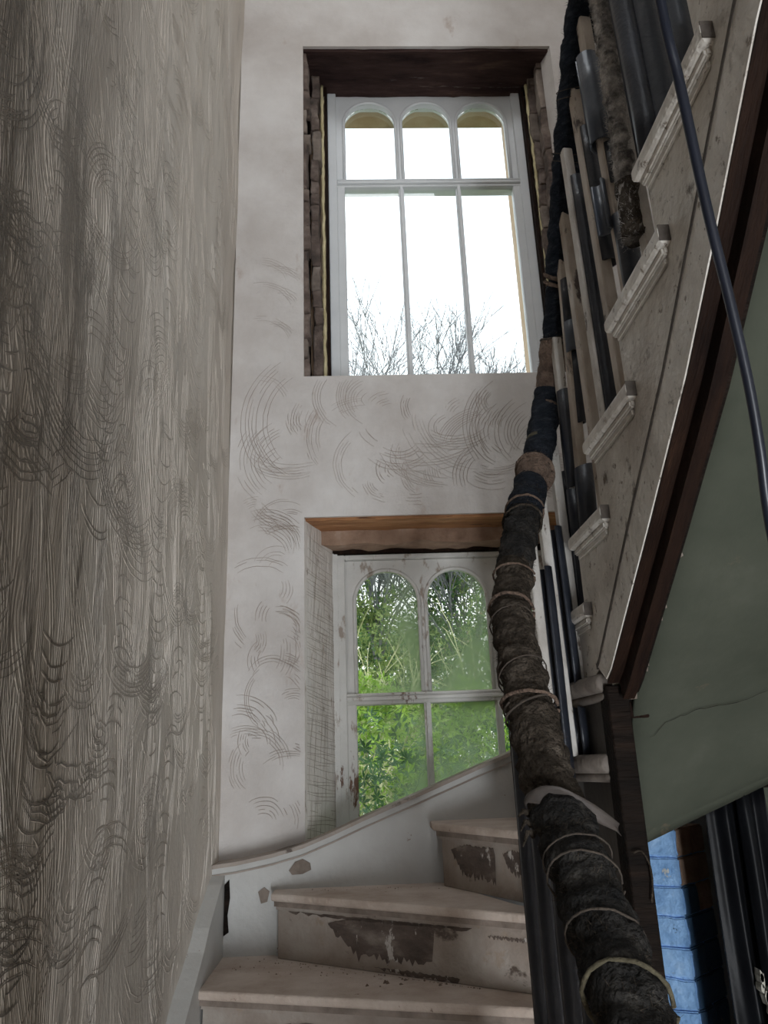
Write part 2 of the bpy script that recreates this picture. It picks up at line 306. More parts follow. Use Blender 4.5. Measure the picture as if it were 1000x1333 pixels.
# rear wall with unseen openings added for the rear and hall fills
bm = bmesh.new()
for (x0, x1, z0, z1) in ((-.62, -.35, 2.4, ZC), (.75, XR+.1, 2.4, ZC), (-.35, .75, 4.15, ZC), (-.35, .75, 2.4, 2.95), (-.62, .22, ZF, 2.4), (.88, XR+.1, ZF, 2.4), (.22, .88, -.62, 2.4)):
    box(bm, x0, x1, YR-.1, YR, z0, z1)
o = obj('wall_rear', bm, 'plaster_back'); o['kind'] = 'structure'
bm = bmesh.new()
for (x0, x1, y0, y1) in ((-.62, -.15, YR-.1, 3.45), (.75, XR+.12, YR-.1, 3.45), (-.15, .75, YR-.1, .7), (-.15, .75, 1.6, 3.45)): box(bm, x0, x1, y0, y1, ZC, ZC+.1)
o = obj('ceiling', bm, 'plaster_back'); o['kind'] = 'structure'
bm = bmesh.new(); box(bm, -.62, XR+.12, YR-.1, 3.45, ZF-.1, ZF); o = obj('floor', bm, 'tread_dust'); o['kind'] = 'structure'

# ---- comb scratches keyed into the plaster
def ribbon(V, Fc, pts, nrm, wd, lift):
    b = len(V); n = len(pts)
    for i, q in enumerate(pts):
        t = (pts[min(i+1, n-1)]-pts[max(i-1, 0)]).normalized(); s = t.cross(nrm).normalized()
        e = wd*(.25+.75*math.sin(PI*min(1, max(0, (i+.3)/(n-.4))))**.5)*random.uniform(.7, 1.25)*.5
        V.append(q+s*e+nrm*lift); V.append(q-s*e+nrm*lift)
    for i in range(n-1): Fc.append((b+2*i, b+2*i+1, b+2*i+3, b+2*i+2))
def ridge(V, Fc, pts, nrm, wd, h, base):
    b = len(V); n = len(pts)
    for i, q in enumerate(pts):
        t = (pts[min(i+1, n-1)]-pts[max(i-1, 0)]).normalized(); s = t.cross(nrm).normalized(); k = math.sin(PI*i/(n-1))*random.uniform(.7, 1.2)
        V.append(q+s*wd*.5+nrm*(base-.002)); V.append(q+nrm*(base+h*k)); V.append(q-s*wd*.5+nrm*(base-.002))
    for i in range(n-1):
        Fc.append((b+3*i, b+3*i+1, b+3*i+4, b+3*i+3)); Fc.append((b+3*i+1, b+3*i+2, b+3*i+5, b+3*i+4))
def strokes(specs, to3, nrm, wd, surf):
    """each spec: polyline in wall coordinates, number of comb teeth, tooth spacing"""
    GV, GF, RV, RF = [], [], [], []
    for pl, teeth, sp, strong in specs:
        n = len(pl)
        for k in range(teeth):
            if random.random() < .12: continue
            off = (k-teeth/2)*sp*random.uniform(.93, 1.07); pts = []
            for i, (u, v) in enumerate(pl):
                du, dv = pl[min(i+1, n-1)][0]-pl[max(i-1, 0)][0], pl[min(i+1, n-1)][1]-pl[max(i-1, 0)][1]; l = math.hypot(du, dv) or 1
                uu, vv = u-dv/l*off, v+du/l*off
                jt = noise.noise(Vector((uu*30, vv*30, k*.2)))*.0025
                uu += jt; vv += jt
                d = surf(uu, vv); pts.append(None if d is None else (Vector(to3(uu, vv))-nrm*d))
            a = random.randint(0, max(1, n//5)); e = n-random.randint(0, max(1, n//5)); seg = []
            for q in pts[a:e]+[None]:
                if q is None or random.random() < .04:
                    if len(seg) > 2:
                        ribbon(GV, GF, seg, nrm, wd*strong, .0022)
                        side = (seg[1]-seg[0]).normalized().cross(nrm)*wd*.9
                        ridge(RV, RF, [x+side for x in seg], nrm, wd*1.4, .0008*strong, .0007)
                    seg = []
                else: seg.append(q)
    return GV, GF, RV, RF
def arc(cu, cv, rad, a0, a1, n=16, ecc=1.0, drift=0):
    return [(cu+rad*math.cos(a0+(a1-a0)*i/(n-1)), cv+rad*ecc*math.sin(a0+(a1-a0)*i/(n-1))+drift*i/(n-1)) for i in range(n)]
def lsurf(u, v):
    if not (YR < u < 2.88 and -1.2 < v < 4.2) or (u > 1.9 and v < interp([(2.1, -.6), (2.46, -.47), (2.63, -.38), (2.93, -.29)], u)): return None
    return nz(u, v, 1.6, .012)+nz(u, v*.6, 7, .0045, 3)+nz(u*2, v*.4, 14, .002, 9)
rnd = random.Random(3); sp_ = []
while len(sp_) < 800:      # rows of swept arcs up the wall, thinning out towards the corner and the top
    u = .55+2.3*rnd.random()**1.25; v = rnd.uniform(-1.1, 3.6)
    if rnd.random() > 1.15-(u-.7)*.42-max(0, v-1.4)*.14: continue
    k = rnd.random()
    if k > .34 and u > 1.7 and rnd.random() < .6: k = rnd.random()*.34
    st = .9 if u < 1.8 else .75
    if k < .34:
        a = rnd.choice((PI*1.5, PI*1.5, PI*.5, PI, 0))+rnd.uniform(-.4, .4); h = rnd.uniform(.5, 1.25)
        sp_.append((arc(u, v, rnd.uniform(.08, .3), a-h, a+h, 18, rnd.uniform(.7, 1.3)), rnd.randint(4, 9), rnd.uniform(.008, .015), st*rnd.uniform(.5, 1)))
    elif k < .88:      # long slanting sweeps
        L = rnd.uniform(.25, .95); sl_ = rnd.uniform(-.06, .5); bw = rnd.uniform(-.06, .06)
        sp_.append(([(u-sl_*L*(i/15)+bw*math.sin(PI*i/15), v+L*(i/15)) for i in range(16)], rnd.randint(4, 12), rnd.uniform(.006, .013), st*rnd.uniform(.45, .9)))
    else:
        L = rnd.uniform(.1, .3); sp_.append(([(u+L*i/9, v+rnd.uniform(-.01, .01)-.25*L*math.sin(PI*i/9)) for i in range(10)], rnd.randint(3, 6), .013, st))
for (u, v0, v1, wd_, sg) in ((.98, -.2, .9, .09, 1), (1.12, .35, 1.2, .07, -1), (1.27, -.6, .3, .08, 1), (1.45, .5, 1.7, .09, 1), (1.62, -.4, .7, .07, -1), (1.86, 1.1, 2.3, .10, -1), (1.9, .1, 1.0, .09, 1), (2.15, -.4, .3, .08, -1), (2.2, .9, 1.6, .09, 1), (2.45, .2, 1.1, .08, 1), (2.5, 1.5, 2.2, .09, -1), (2.62, -.2, .6, .06, -1)):
    v = v0
    while v < v1:
        c = (PI*1.5 if sg > 0 else PI*.5)+rnd.uniform(-.2, .2); h = rnd.uniform(.7, 1.15); sp_.append((arc(u+.03*math.sin(v*7), v, wd_*rnd.uniform(.85, 1.15), c-h, c+h, 14, rnd.uniform(.6, .9)), 1, .01, 1.15)); v += rnd.uniform(.022, .045)
GV, GF, RV, RF = strokes(sp_, lambda u, v: (-.5, u, v), Vector((1, 0, 0)), .0028, lsurf)
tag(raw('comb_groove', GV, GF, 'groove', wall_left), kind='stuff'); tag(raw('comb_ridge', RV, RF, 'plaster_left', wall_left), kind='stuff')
def bsurf(u, v):
    if u < -.47 or u > 1.4: return None
    for h in (UO, LO):
        if h[0]-.015 < u < h[1]+.01 and h[2]-.015 < v < h[3]+.012: return None
    if v < -.24+.45*max(0, u+.2)**1.1: return None
    return bdisp(u, v)
rnd = random.Random(11); sp_ = []
for i in range(46):        # the band between the windows: wide overlapping arcs, strongest on the left
    u = -.36+1.25*rnd.random()**1.3; v = rnd.uniform(1.06, 1.46)
    a = rnd.choice((PI, PI, PI*1.25, PI*1.5, PI*.75))+rnd.uniform(-.3, .3); h = rnd.uniform(.35, .95)
    sp_.append((arc(u+.1, v, rnd.uniform(.08, .3), a-h, a+h, 18, rnd.uniform(.6, 1)), rnd.randint(4, 8), rnd.uniform(.009, .015), rnd.uniform(.5, .9)))
for i in range(46):        # left pier beside the lower window
    u = rnd.uniform(-.44, -.24); v = rnd.uniform(-.2, 1.0); a = rnd.choice((0, PI*.5, PI*.25, PI))+rnd.uniform(-.4, .4); h = rnd.uniform(.4, 1.1)
    sp_.append((arc(u, v, rnd.uniform(.05, .16), a-h, a+h, 14), rnd.randint(3, 7), rnd.uniform(.008, .013), rnd.uniform(.5, .85)))
for i in range(8):
    sp_.append((arc(rnd.uniform(-.4, -.3), rnd.uniform(1.3, 2.2), rnd.uniform(.06, .14), .3, 1.8, 12), 4, .011, .5))
GV, GF, RV, RF = strokes(sp_, lambda u, v: (u, 2.9, v), Vector((0, -1, 0)), .0021, bsurf)
tag(raw('comb_groove', GV, GF, 'groove_pale', wall_back), kind='stuff'); tag(raw('comb_ridge', RV, RF, 'plaster_back', wall_back), kind='stuff')

# ---- lintels, exposed brickwork, reveals
def rough(name, b6, m, parent, cuts=8, amp=.006, fr=18):
    bm = bmesh.new(); box(bm, *b6); L = max(b6[1]-b6[0], b6[3]-b6[2], b6[5]-b6[4])
    long_ = [e for e in bm.edges if e.calc_length() > L*.9]
    bmesh.ops.subdivide_edges(bm, edges=long_, cuts=cuts*4, use_grid_fill=True)
    bmesh.ops.subdivide_edges(bm, edges=[e for e in bm.edges if e.calc_length() > L*.08], cuts=3, use_grid_fill=True)
    for v in bm.verts: v.co += noise.noise_vector(v.co*fr)*amp+noise.noise_vector(v.co*fr*.3)*amp
    return obj(name, bm, m, parent)
rough('lintel', (-.20, 1.03, 2.915, 3.19, 3.364, 3.46), 'lintel_dark', wall_back, amp=.004)
rough('lintel', (-.20, 1.03, 2.912, 3.06, .922, 1.0), 'wood_orange', wall_back, amp=.004)
rough('lintel', (-.16, 1.0, 3.055, 3.17, .866, .935), 'mortar_brown', wall_back, amp=.011, fr=14)
rough('packing_board', (-.12, .98, 3.165, 3.20, .853, .875), 'wood_red', wall_back, amp=.002)
def bricks(side):
    rb = random.Random(5+side)
    for (xa, xb, ya, yb) in (((-.215, -.178, 2.925, 3.0), (-.160, -.130, 3.05, 3.16)) if side < 0 else ((.985, 1.03, 2.985, 3.05), (.962, 1.0, 3.08, 3.16))):
        z = 1.57
        while z < 3.36:
            h = rb.choice((.07, .09, .13, .18, .26))
            if z+h > 3.375: h = 3.375-z
            if h < .03: break
            j = rb.uniform(-.008, .008)
            bxo('brick', (xa+j-.01, xb+j, ya+rb.uniform(-.006, .008), yb, z+.002, z+h-.002), rb.choice(('brick_old', 'brick_old', 'mortar')), wall_back, .004, .008, 3)
            z += h
bricks(-1); bricks(1)
for (x0, x1) in ((-.235, -.185), (1.028, 1.05)): rough('rough_core', (x0, x1, 2.95, 3.20, 1.56, 3.378), 'wood_dark', wall_back, amp=.004)
bm = bmesh.new(); prism(bm, [(1.03, 2.899), (1.003, 2.985), (1.032, 2.985)], 1.56, 3.375, 'z'); obj('reveal_plaster', bm, 'plaster_back', wall_back)
# lower window: splayed plaster reveal over metal lath
def splay(t, z): return Vector((-.2+.105*t, 2.902+.27*t, z))
V, Fc = [], []; NU, NV = 8, 44
for j in range(NV+1):
    for i in range(NU+1):
        t, z = i/NU, -.95+1.88*j/NV; q = splay(t, z); q.x += noise.noise(Vector((t*4, z*9, 1)))*.005*min(1, 4*t); V.append(q)
for j in range(NV):
    for i in range(NU): k = j*(NU+1)+i; Fc.append((k, k+1, k+NU+2, k+NU+1))
n0 = len(V)
raw('reveal_plaster', V+[Vector((-.24, 2.93, -.95)), Vector((-.24, 2.93, .93))], Fc, 'reveal', wall_back, True)
V, Fc = [], []; rl = random.Random(2)
nn = Vector((.27, -.105, 0)).normalized()
for fam in (0, 1):
    n = 110 if fam == 0 else 60
    for i in range(n):
        pts = []; ph = rl.uniform(0, 6)
        if fam == 0:                # fine near-level lines that sag
            z = -.6+1.5*i/n+rl.uniform(-.004, .004); a, e = (0.03, .95) if rl.random() < .6 else sorted((rl.random(), rl.random()))
            for k in range(7): t = a+(e-a)*k/6; pts.append(splay(t, z-.03*t+.004*math.sin(5*t+ph))+nn*.005)
        else:
            t0 = rl.uniform(.03, .95); z = rl.uniform(-.55, .75); L = rl.uniform(.1, .35)
            for k in range(7): pts.append(splay(min(.97, max(.02, t0+.10*k/6)), z+L*k/6)+nn*.005)
        ribbon(V, Fc, pts, nn, .0018, .0)
tag(raw('metal_lath', V, Fc, 'lath', wall_back), kind='stuff')
bm = bmesh.new(); prism(bm, [(1.03, 2.905), (.93, 3.17), (1.035, 3.17)], -.95, .93, 'z'); obj('reveal_plaster', bm, 'reveal', wall_back)

# ---- windows
LX = [(-.01, .262), (.290, .552), (.580, .845)]
def window(n, z_top, lower, bottom):
    """z_top: top of frame"""
    m1 = 'white_peel' if lower else 'white_clean'
    wroot = bpy.data.objects.new('window_%d' % n, None); C.objects.link(wroot); wroot['kind'] = 'structure'
    tz = z_top-.60; aT = z_top-.065       # meeting rail centre, arch crown
    bm = bmesh.new()
    box(bm, -.092, -.048, 3.17, 3.30, bottom, z_top); box(bm, .882, .926, 3.17, 3.30, bottom, z_top); box(bm, -.048, .882, 3.17, 3.30, z_top-.02, z_top)
    box(bm, -.13, .96, 3.14, 3.33, bottom-.04, bottom)
    bmesh.ops.bevel(bm, geom=bm.edges[:], offset=.003, segments=1, affect='EDGES'); obj('window_frame', bm, m1, wroot)
    # upper sash: board with three round-headed lights
    bm = bmesh.new(); y0, y1 = 3.195, 3.245; edges = [-.050, .276, .566, .884]; N = 22
    for c, (a, b) in enumerate(LX):
        cx, rr = (a+b)/2, (b-a)/2; zs = aT-rr; e0, e1 = edges[c], edges[c+1]
        xs = [e0]+[cx-rr*math.cos(PI*i/N) for i in range(N+1)]+[e1]
        zz = [None]+[zs+rr*math.sin(PI*i/N) for i in range(N+1)]+[None]
        for i in range(1, N+1):
            prism(bm, [(xs[i], zz[i]), (xs[i+1], zz[i+1]), (xs[i+1], z_top-.022), (xs[i], z_top-.022)], y0, y1, 'y')
        box(bm, e0, a, y0, y1, tz, z_top-.022); box(bm, b, e1, y0, y1, tz, z_top-.022)
    bmesh.ops.remove_doubles(bm, verts=bm.verts[:], dist=1e-5); obj('upper_sash', bm, m1, wroot)
    for (a, b) in LX:                  # rounded arch moulding of each light
        cx, rr = (a+b)/2, (b-a)/2; zs = aT-rr
        path = [Vector((a, y0-.002, tz+.02))]+[Vector((cx-rr*math.cos(PI*i/20), y0-.002, zs+rr*math.sin(PI*i/20))) for i in range(21)]+[Vector((b, y0-.002, tz+.02))]
        tubeo('arch_moulding', path, .0085, m1, wroot, 8)
    bm = bmesh.new(); box(bm, -.05, .884, 3.175, 3.25, tz-.022, tz+.018); box(bm, -.05, .884, 3.165, 3.18, tz-.008, tz+.008); box(bm, -.05, .884, 3.168, 3.18, tz+.012, tz+.022)
    bmesh.ops.bevel(bm, geom=bm.edges[:], offset=.003, segments=1, affect='EDGES'); obj('meeting_rail', bm, m1, wroot)
    # lower sash
    bm = bmesh.new(); box(bm, -.05, -.01, 3.175, 3.225, bottom, tz-.02); box(bm, .845, .884, 3.175, 3.225, bottom, tz-.02); box(bm, -.05, .884, 3.175, 3.225, bottom, bottom+.08)
    bmesh.ops.bevel(bm, geom=bm.edges[:], offset=.004, segments=1, affect='EDGES'); obj('lower_sash', bm, m1, wroot)
    for x in (.276, .566):
        bm = bmesh.new(); box(bm, x-.0065, x+.0065, 3.172, 3.22, bottom+.08, tz-.02); box(bm, x-.0135, x+.0135, 3.192, 3.212, bottom+.08, tz-.02); obj('glazing_bar', bm, m1, wroot)
    k = 0
    for (a, b) in LX:
        cx, rr = (a+b)/2, (b-a)/2; zs = aT-rr
        pts = [(a, tz+.01)]+[(cx-rr*math.cos(PI*i/16), zs+rr*math.sin(PI*i/16)) for i in range(17)]+[(b, tz+.01)]
        g = ('glass' if not lower else M['glass_fog'][k % 3])
        bm = bmesh.new(); prism(bm, pts, 3.228, 3.231, 'y'); obj('pane', bm, g if k != 9 else 'glass', wroot)
        g2 = ('glass' if not lower else M['glass_fog'][(k+1) % 3] if k else M['glass_fog'][0])
        bm = bmesh.new(); box(bm, a, b, 3.200, 3.203, bottom+.06, tz-.02); obj('pane', bm, g2, wroot); k += 1
    return wroot, tz
w1, tz1 = window(1, 3.390, False, 1.60)
w2, tz2 = window(2, .848, True, -.93)
# lining board and expanding foam round them
bm = bmesh.new(); box(bm, -.105, -.0935, 3.13, 3.30, 1.57, 3.39); box(bm, .9275, .94, 3.13, 3.30, 1.57, 3.39); obj('lining_board', bm, 'wood_red', w1)
for sx_ in (-1, 1):
    rf = random.Random(8+sx_); path = []
    for i in range(70):
        z = 1.58+1.78*i/69; q = noise.noise(Vector((z*14, sx_, 0)))*.006
        path.append(Vector(((-.117 if sx_ < 0 else .951)+q*.7, 3.115+q, z)))
    tubeo('foam_bead', path, .008, 'foam_yellow', w1, 8, lambda v: noise.noise(v*55)*.006)
bm = bmesh.new(); box(bm, -.100, -.0935, 3.15, 3.24, -.93, .85); obj('lining_board', bm, 'white_peel', w2)
bm = bmesh.new(); box(bm, -.0935, -.078, 3.155, 3.17, -.93, .848); box(bm, -.043, -.037, 3.185, 3.2, -.93, .82); obj('staff_bead', bm, 'white_peel', w2)
# a taped patch in the head of the left lower light
raw('plastic_patch', [(-.008, 3.226, .655), (.175, 3.226, .655), (.175, 3.226, .79), (-.008, 3.226, .79)], [(0, 1, 2, 3)], glassmat('misty patch', (0, 0, .2)), w2)

# ------------------------------------------------------------------ STAIRCASE
stairs = thing('staircase', 'worn white painted winder staircase rising past the windows, turning back overhead on the right', 'staircase', None, (-.1, 1.9, ZF))
stairs.location = (0, 0, 0)
def tread(poly, z, m='tread_dust', th=.024, name='tread'):
    bm = bmesh.new(); prism(bm, poly, z-th, z, 'z'); bmesh.ops.recalc_face_normals(bm, faces=bm.faces[:])
    side = [e for e in bm.edges if abs(e.verts[0].co.z-e.verts[1].co.z) < 1e-6]
    bmesh.ops.bevel(bm, geom=side, offset=th*.32, segments=3, affect='EDGES', profile=.5)
    return obj(name, bm, m, stairs)
def board(p0, p1, z0, z1, th, m, name):
    a, b = Vector(p0), Vector(p1); d = (b-a).normalized(); n = Vector((-d.y, d.x)); 
    bm = bmesh.new(); prism(bm, [tuple(a), tuple(b), tuple(b+n*th), tuple(a+n*th)], z0, z1, 'z')
    if z1-z0 > .08:
        bmesh.ops.bevel(bm, geom=bm.edges[:], offset=.002, segments=1, affect='EDGES')
    return obj(name, bm, m, stairs)
def off(p0, p1, t):
    a, b = Vector(p0), Vector(p1); d = (b-a).normalized(); n = Vector((-d.y, d.x)); return tuple(a+n*t), tuple(b+n*t)
S = .19
# nosing lines, left end -> right end, going up
A_, B_, C_ = ((-.46, 2.405), (.44, 2.096)), ((-.295, 2.708), (.46, 2.15)), ((.228, 2.69), (.44, 2.27))
N0, N1 = ((.50, 2.215), (.60, 2.79)), ((.555, 2.175), (1.2, 2.79))
YS = 2.785
def risers(ln, z, m='stair_paint'):
    a, b = off(*ln, .032); board(a, b, z-S, z-.024, .02, m, 'riser')
    a, b = off(*ln, .014); board(a, b, z-.040, z-.024, .018, 'grime_wood', 'scotia')
    a, b = off(*ln, .024); board(a, b, z-.050, z-.040, .012, m, 'scotia')
tread([A_[0], (.44, 2.096), (.46, 2.2), (-.26, 2.752), (-.29, 2.79), (-.46, 2.79)], -.57); risers(A_, -.57)
tread([B_[0], (.46, 2.15), (.47, 2.24), (.42, 2.33), (.262, 2.79), (-.295, 2.79)], -.38); risers(B_, -.38)
tread([C_[0], C_[1], (.50, 2.26), (.62, 2.79), (.228, 2.79)], -.19); risers(C_, -.19)
# lower straight flight down to the hall
ln = A_; z = -.57; yl, yr = 2.405, 2.125
prev = A_
for i in range(9):
    z -= S; yl = max(yl-.30, 0) if i == 0 else yl-.235; yr = yr-.19 if i == 0 else yr-.215
    L = ((-.46, yl), (.325, yr)); a, b = off(*prev, .04)
    tread([L[0], L[1], (.325, b[1]), (-.46, a[1])], z); risers(L, z); prev = L
# wall strings
top = [(-.5, -.300), (-.42, -.292), (-.3, -.272), (-.2, -.248), (-.1, -.212), (0, -.172), (.2, -.098), (.4, -.022), (.53, .025), (.8, .17), (1.1, .38), (1.5, .72)]
bm = bmesh.new(); prism(bm, [(-.5, -.9)]+[(x, z-.012) for x, z in top]+[(1.5, -.05), (.6, -.6), (.2, -.9)], 2.785, 2.90, 'y'); obj('wall_string', bm, 'string_white', stairs)
bm = bmesh.new(); prism(bm, [(x, z-.012) for x, z in top]+[(x, z) for x, z in top[::-1]], 2.777, 2.90, 'y')
obj('string_capping', bm, 'stair_paint', stairs)
bm = bmesh.new(); prism(bm, [(x, z-.036) for x, z in top]+[(x, z-.030) for x, z in top[::-1]], 2.781, 2.786, 'y'); obj('string_capping', bm, 'stair_paint', stairs)
lt = [(2.90, -.305), (2.80, -.325), (2.72, -.352), (2.633, -.395), (2.54, -.440), (2.464, -.489), (2.35, -.545), (2.178, -.632), (1.9, -.80), (1.0, -1.53), (0, -2.33), (-.17, -2.47)]
bm = bmesh.new(); prism(bm, lt+[(.5, -2.47), (1.9, -1.15), (2.35, -.85), (2.90, -.85)], -.505, -.455, 'x'); bmesh.ops.bevel(bm, geom=[e for e in bm.edges if e.calc_length() > .02 and abs(e.verts[0].co.x-e.verts[1].co.x) < 1e-4 and e.verts[0].co.x > -.47], offset=.006, segments=2, affect='EDGES'); obj('wall_string', bm, 'string_white', stairs)
# brown dirt crack where the two strings meet, chipped paint
bm = bmesh.new(); prism(bm, [(-.4545, -.36), (-.440, -.345), (-.436, -.40), (-.443, -.45), (-.438, -.50), (-.4545, -.51)], 2.780, 2.786, 'y'); obj('bare_patch', bm, 'wood_dark', stairs)
bm = bmesh.new(); prism(bm, [(-.245, -.325), (-.225, -.300), (-.20, -.292), (-.175, -.305), (-.172, -.325), (-.20, -.337), (-.235, -.338)], 2.7795, 2.786, 'y'); obj('bare_patch', bm, 'mortar', stairs)
bm = bmesh.new(); prism(bm, [(-.345, -.385), (-.325, -.372), (-.308, -.385), (-.315, -.415), (-.335, -.42)], 2.7795, 2.786, 'y'); obj('bare_patch', bm, 'mortar', stairs)
# upper flight
xs0 = .605
fronts = {1: 2.175, 2: 2.134, 3: 2.011, 4: 1.788}
for k in range(5, 15): fronts[k] = 1.788-.2625*(k-4)
def fr_line(k):
    y = fronts[k]
    if k == 1: return N1
    if k == 2: return ((.582, 2.134), (XR, 2.50))
    if k == 3: return ((.582, 2.011), (XR, 2.12))
    return ((.582, y), (XR, y))
tread([N0[0], (.60, 2.19), (.66, 2.24), (1.15, 2.79), N0[1]], 0, 'string_paint', .045); risers(N0, 0)
tread([N1[0], (.60, 2.16), (.75, 2.16), (XR, 2.50), (XR, 2.79), N1[1]], .19, 'string_paint', .045); risers(N1, .19)
for k in range(2, 15):
    a, b = fr_line(k); z = S*k
    c, d = (fr_line(k+1) if k < 14 else ((.582, fronts[14]-.26), (XR, fronts[14]-.26)))
    bm = bmesh.new(); yb = c[1]-.07
    poly = [a, b, (XR, d[1]-.04), (.64, c[1]-.04), (.64, yb), (.582, yb)]
    tread([q for q in poly][::-1], z, 'string_paint', .040)
    bxo('nosing_stain', (.583, .612, yb-.0012, yb+.001, z-.037, z-.003), 'grime', stairs)
    # moulding under the return nosing and riser
    bm = bmesh.new(); box(bm, .592, .606, c[1]-.055, a[1]-.012, z-.056, z-.039); box(bm, .599, .606, c[1]-.045, a[1]-.02, z-.072, z-.054)
    bmesh.ops.bevel(bm, geom=bm.edges[:], offset=.004, segments=2, affect='EDGES'); obj('return_moulding', bm, 'string_paint', stairs)
    a2, b2 = (.606, a[1]-.03), (XR, b[1]-.03); board(b2, a2, z-S, z-.04, -.02, 'string_paint', 'riser')
bxo('landing', (.62, XR, YR, fronts[14]-.26, S*14-.2, S*14), 'stair_paint', stairs)
bxo('landing', (-.5, .62, YR, -1.75, S*14-.2, S*14), 'stair_paint', stairs)
for k_, p0, p1 in ((0, (.540, 2.225), (.606, 1.945)), (1, (.577, 2.20), (.606, 1.915))):
    for (rad, dz, nm, sh) in ((.0235, -.020, 'return_nosing', 0), (.012, -.052, 'return_moulding', .012)):
        a, b = Vector((p0[0]+sh, p0[1], S*k_+dz)), Vector((p1[0]+sh*.3, p1[1], S*k_+dz)); tubeo(nm, [a.lerp(b, t) for t in (0, .03, .5, .97, 1)], lambda t, r_=rad: r_*(.8 if t in (0, 1) else 1), 'nosing_shade', stairs, 14)
# cut string of the upper flight
low = [(1.87, .17), (1.826, .194), (1.474, .446), (1.214, .640), (1.019, .812), (.818, 1.0), (.4, 1.32), (-1.1, 2.46)]
mou = [(1.93, .21), (1.905, .222), (1.612, .454), (1.298, .690), (1.052, .905), (.858, 1.075), (.4, 1.42), (-1.1, 2.56)]
def strpoly(lowl):
    pts = [(fronts[2]-.03, .15)]
    for k in range(2, 14):
        zt = S*k-.04; pts.append((fronts[k]-.03, zt)); pts.append((fronts[k+1]-.03, zt))
    pts.append((fronts[14]-.03, S*14-.04)); pts.append((-1.1, S*14-.04))
    return pts+[(y, z) for y, z in lowl[::-1]]
bm = bmesh.new(); prism(bm, strpoly(mou), xs0, xs0+.03, 'x'); obj('outer_string', bm, 'string_paint', stairs)
bm = bmesh.new(); prism(bm, mou+low[::-1], xs0-.009, xs0+.03, 'x'); bmesh.ops.bevel(bm, geom=[e for e in bm.edges if e.verts[0].co.x < xs0 and e.verts[1].co.x < xs0], offset=.004, segments=2, affect='EDGES'); obj('string_moulding', bm, 'string_paint', stairs)
bm = bmesh.new(); prism(bm, [(y, z+.007) for y, z in mou]+[(y, z-.006) for y, z in mou[::-1]], xs0-.0105, xs0+.01, 'x'); obj('string_groove', bm, 'grime', stairs)
bm = bmesh.new(); prism(bm, [(y, z-.0) for y, z in low]+[(y, z-.006) for y, z in low[::-1]], xs0-.006, xs0+.032, 'x'); obj('string_moulding', bm, 'wood_red', stairs)
bm = bmesh.new(); prism(bm, [(y, z+.002) for y, z in low]+[(y-.004, z-.016) for y, z in low[::-1]], xs0+.031, xs0+.038, 'x'); obj('carriage_edge', bm, 'wood_orange', stairs)
# raw timber carriage behind the string, ragged plaster edge
bm = bmesh.new(); prism(bm, [(y, z+.02) for y, z in low]+[(y-.012, z-.045) for y, z in low[::-1]], xs0+.022, xs0+.05, 'x'); obj('carriage', bm, 'wood_red', stairs)
bm = bmesh.new(); prism(bm, [(y, z+.03) for y, z in low]+[(y-.012, z-.03) for y, z in low[::-1]], xs0+.035, xs0+.062, 'x'); obj('carriage', bm, 'wood_dark', stairs)
bxo('bearer_end', (.655, .72, 1.95, 2.02, .085, .125), 'wood_red', stairs, .003)
# dark apron and post under the turn
bm = bmesh.new(); ZA = -1.5
pa = [(.44, 2.245), (.50, 2.255), (.585, 2.245), (.605, 2.20), (.605, 1.955), (.63, 1.955), (.63, 2.28), (.50, 2.28), (.44, 2.27)]
prism(bm, pa, ZA, -.055, 'z'); obj('well_apron', bm, 'apron', stairs)
bm = bmesh.new(); prism(bm, [(2.245, -.06), (2.245, .14), (2.14, .145), (1.955, .145), (1.955, -.06)], xs0, xs0+.03, 'x'); obj('outer_string', bm, 'apron', stairs)
bxo('post', (.600, .652, 1.885, 1.95, ZF, .16), 'wood_dark', stairs, .003)
# lower flight outer string
bm = bmesh.new(); prism(bm, [(2.12, -.62), (1.9, -.80), (-.1, -2.40), (-.1, -2.47), (.2, -2.47), (2.12, -1.0)], .325, .35, 'x'); obj('outer_string', bm, 'apron', stairs)
# plaster soffit
bm = None; V, Fc = [], []; NX, NY = 12, 40
prof = [(2.2, -.235), (2.13, -.14), (2.06, -.04), (1.98, .065), (1.87, .155), (1.826, .185), (1.474, .43), (1.214, .62), (1.019, .795), (.818, .985), (.4, 1.30), (-1.1, 2.44)]
P3 = []
for j in range(64):
    y = 2.2-(2.2+1.1)*(j/63)**1.5; P3.append(Vector((0, y, sum(interp(sorted(prof), min(2.2, max(-1.1, y+d))) for d in (-.04, -.02, 0, .02, .04))/5 if 0 < j < 63 else interp(sorted(prof), y))))
for j, q in enumerate(P3):
    k = max(0, min(1, (q.y-1.7)/.5))
    for i in range(NX+1):
        t = i/NX; x = .662+.07*k**2*(1-t)+(XR-.662)*t
        z = q.z+(.155*(min(1, t*1.9)))*k**1.5 + nz(x, q.y, 3, .006)
        V.append(Vector((x, q.y, z)))
nj = len(P3)
for j in range(nj-1):
    for i in range(NX): a = j*(NX+1)+i; Fc.append((a, a+1, a+NX+2, a+NX+1))
nb = len(V)       # give it thickness
V += [v+Vector((0, .012, .02)) for v in V[:nb]]
Fc += [tuple(nb+i for i in f[::-1]) for f in Fc[:]]
for i in range(NX): Fc.append((i, nb+i, nb+i+1, i+1))
for j in range(nj-1): a = j*(NX+1); Fc.append((a, a+NX+1, nb+a+NX+1, nb+a))
raw('soffit', V, Fc, 'soffit', stairs, True)
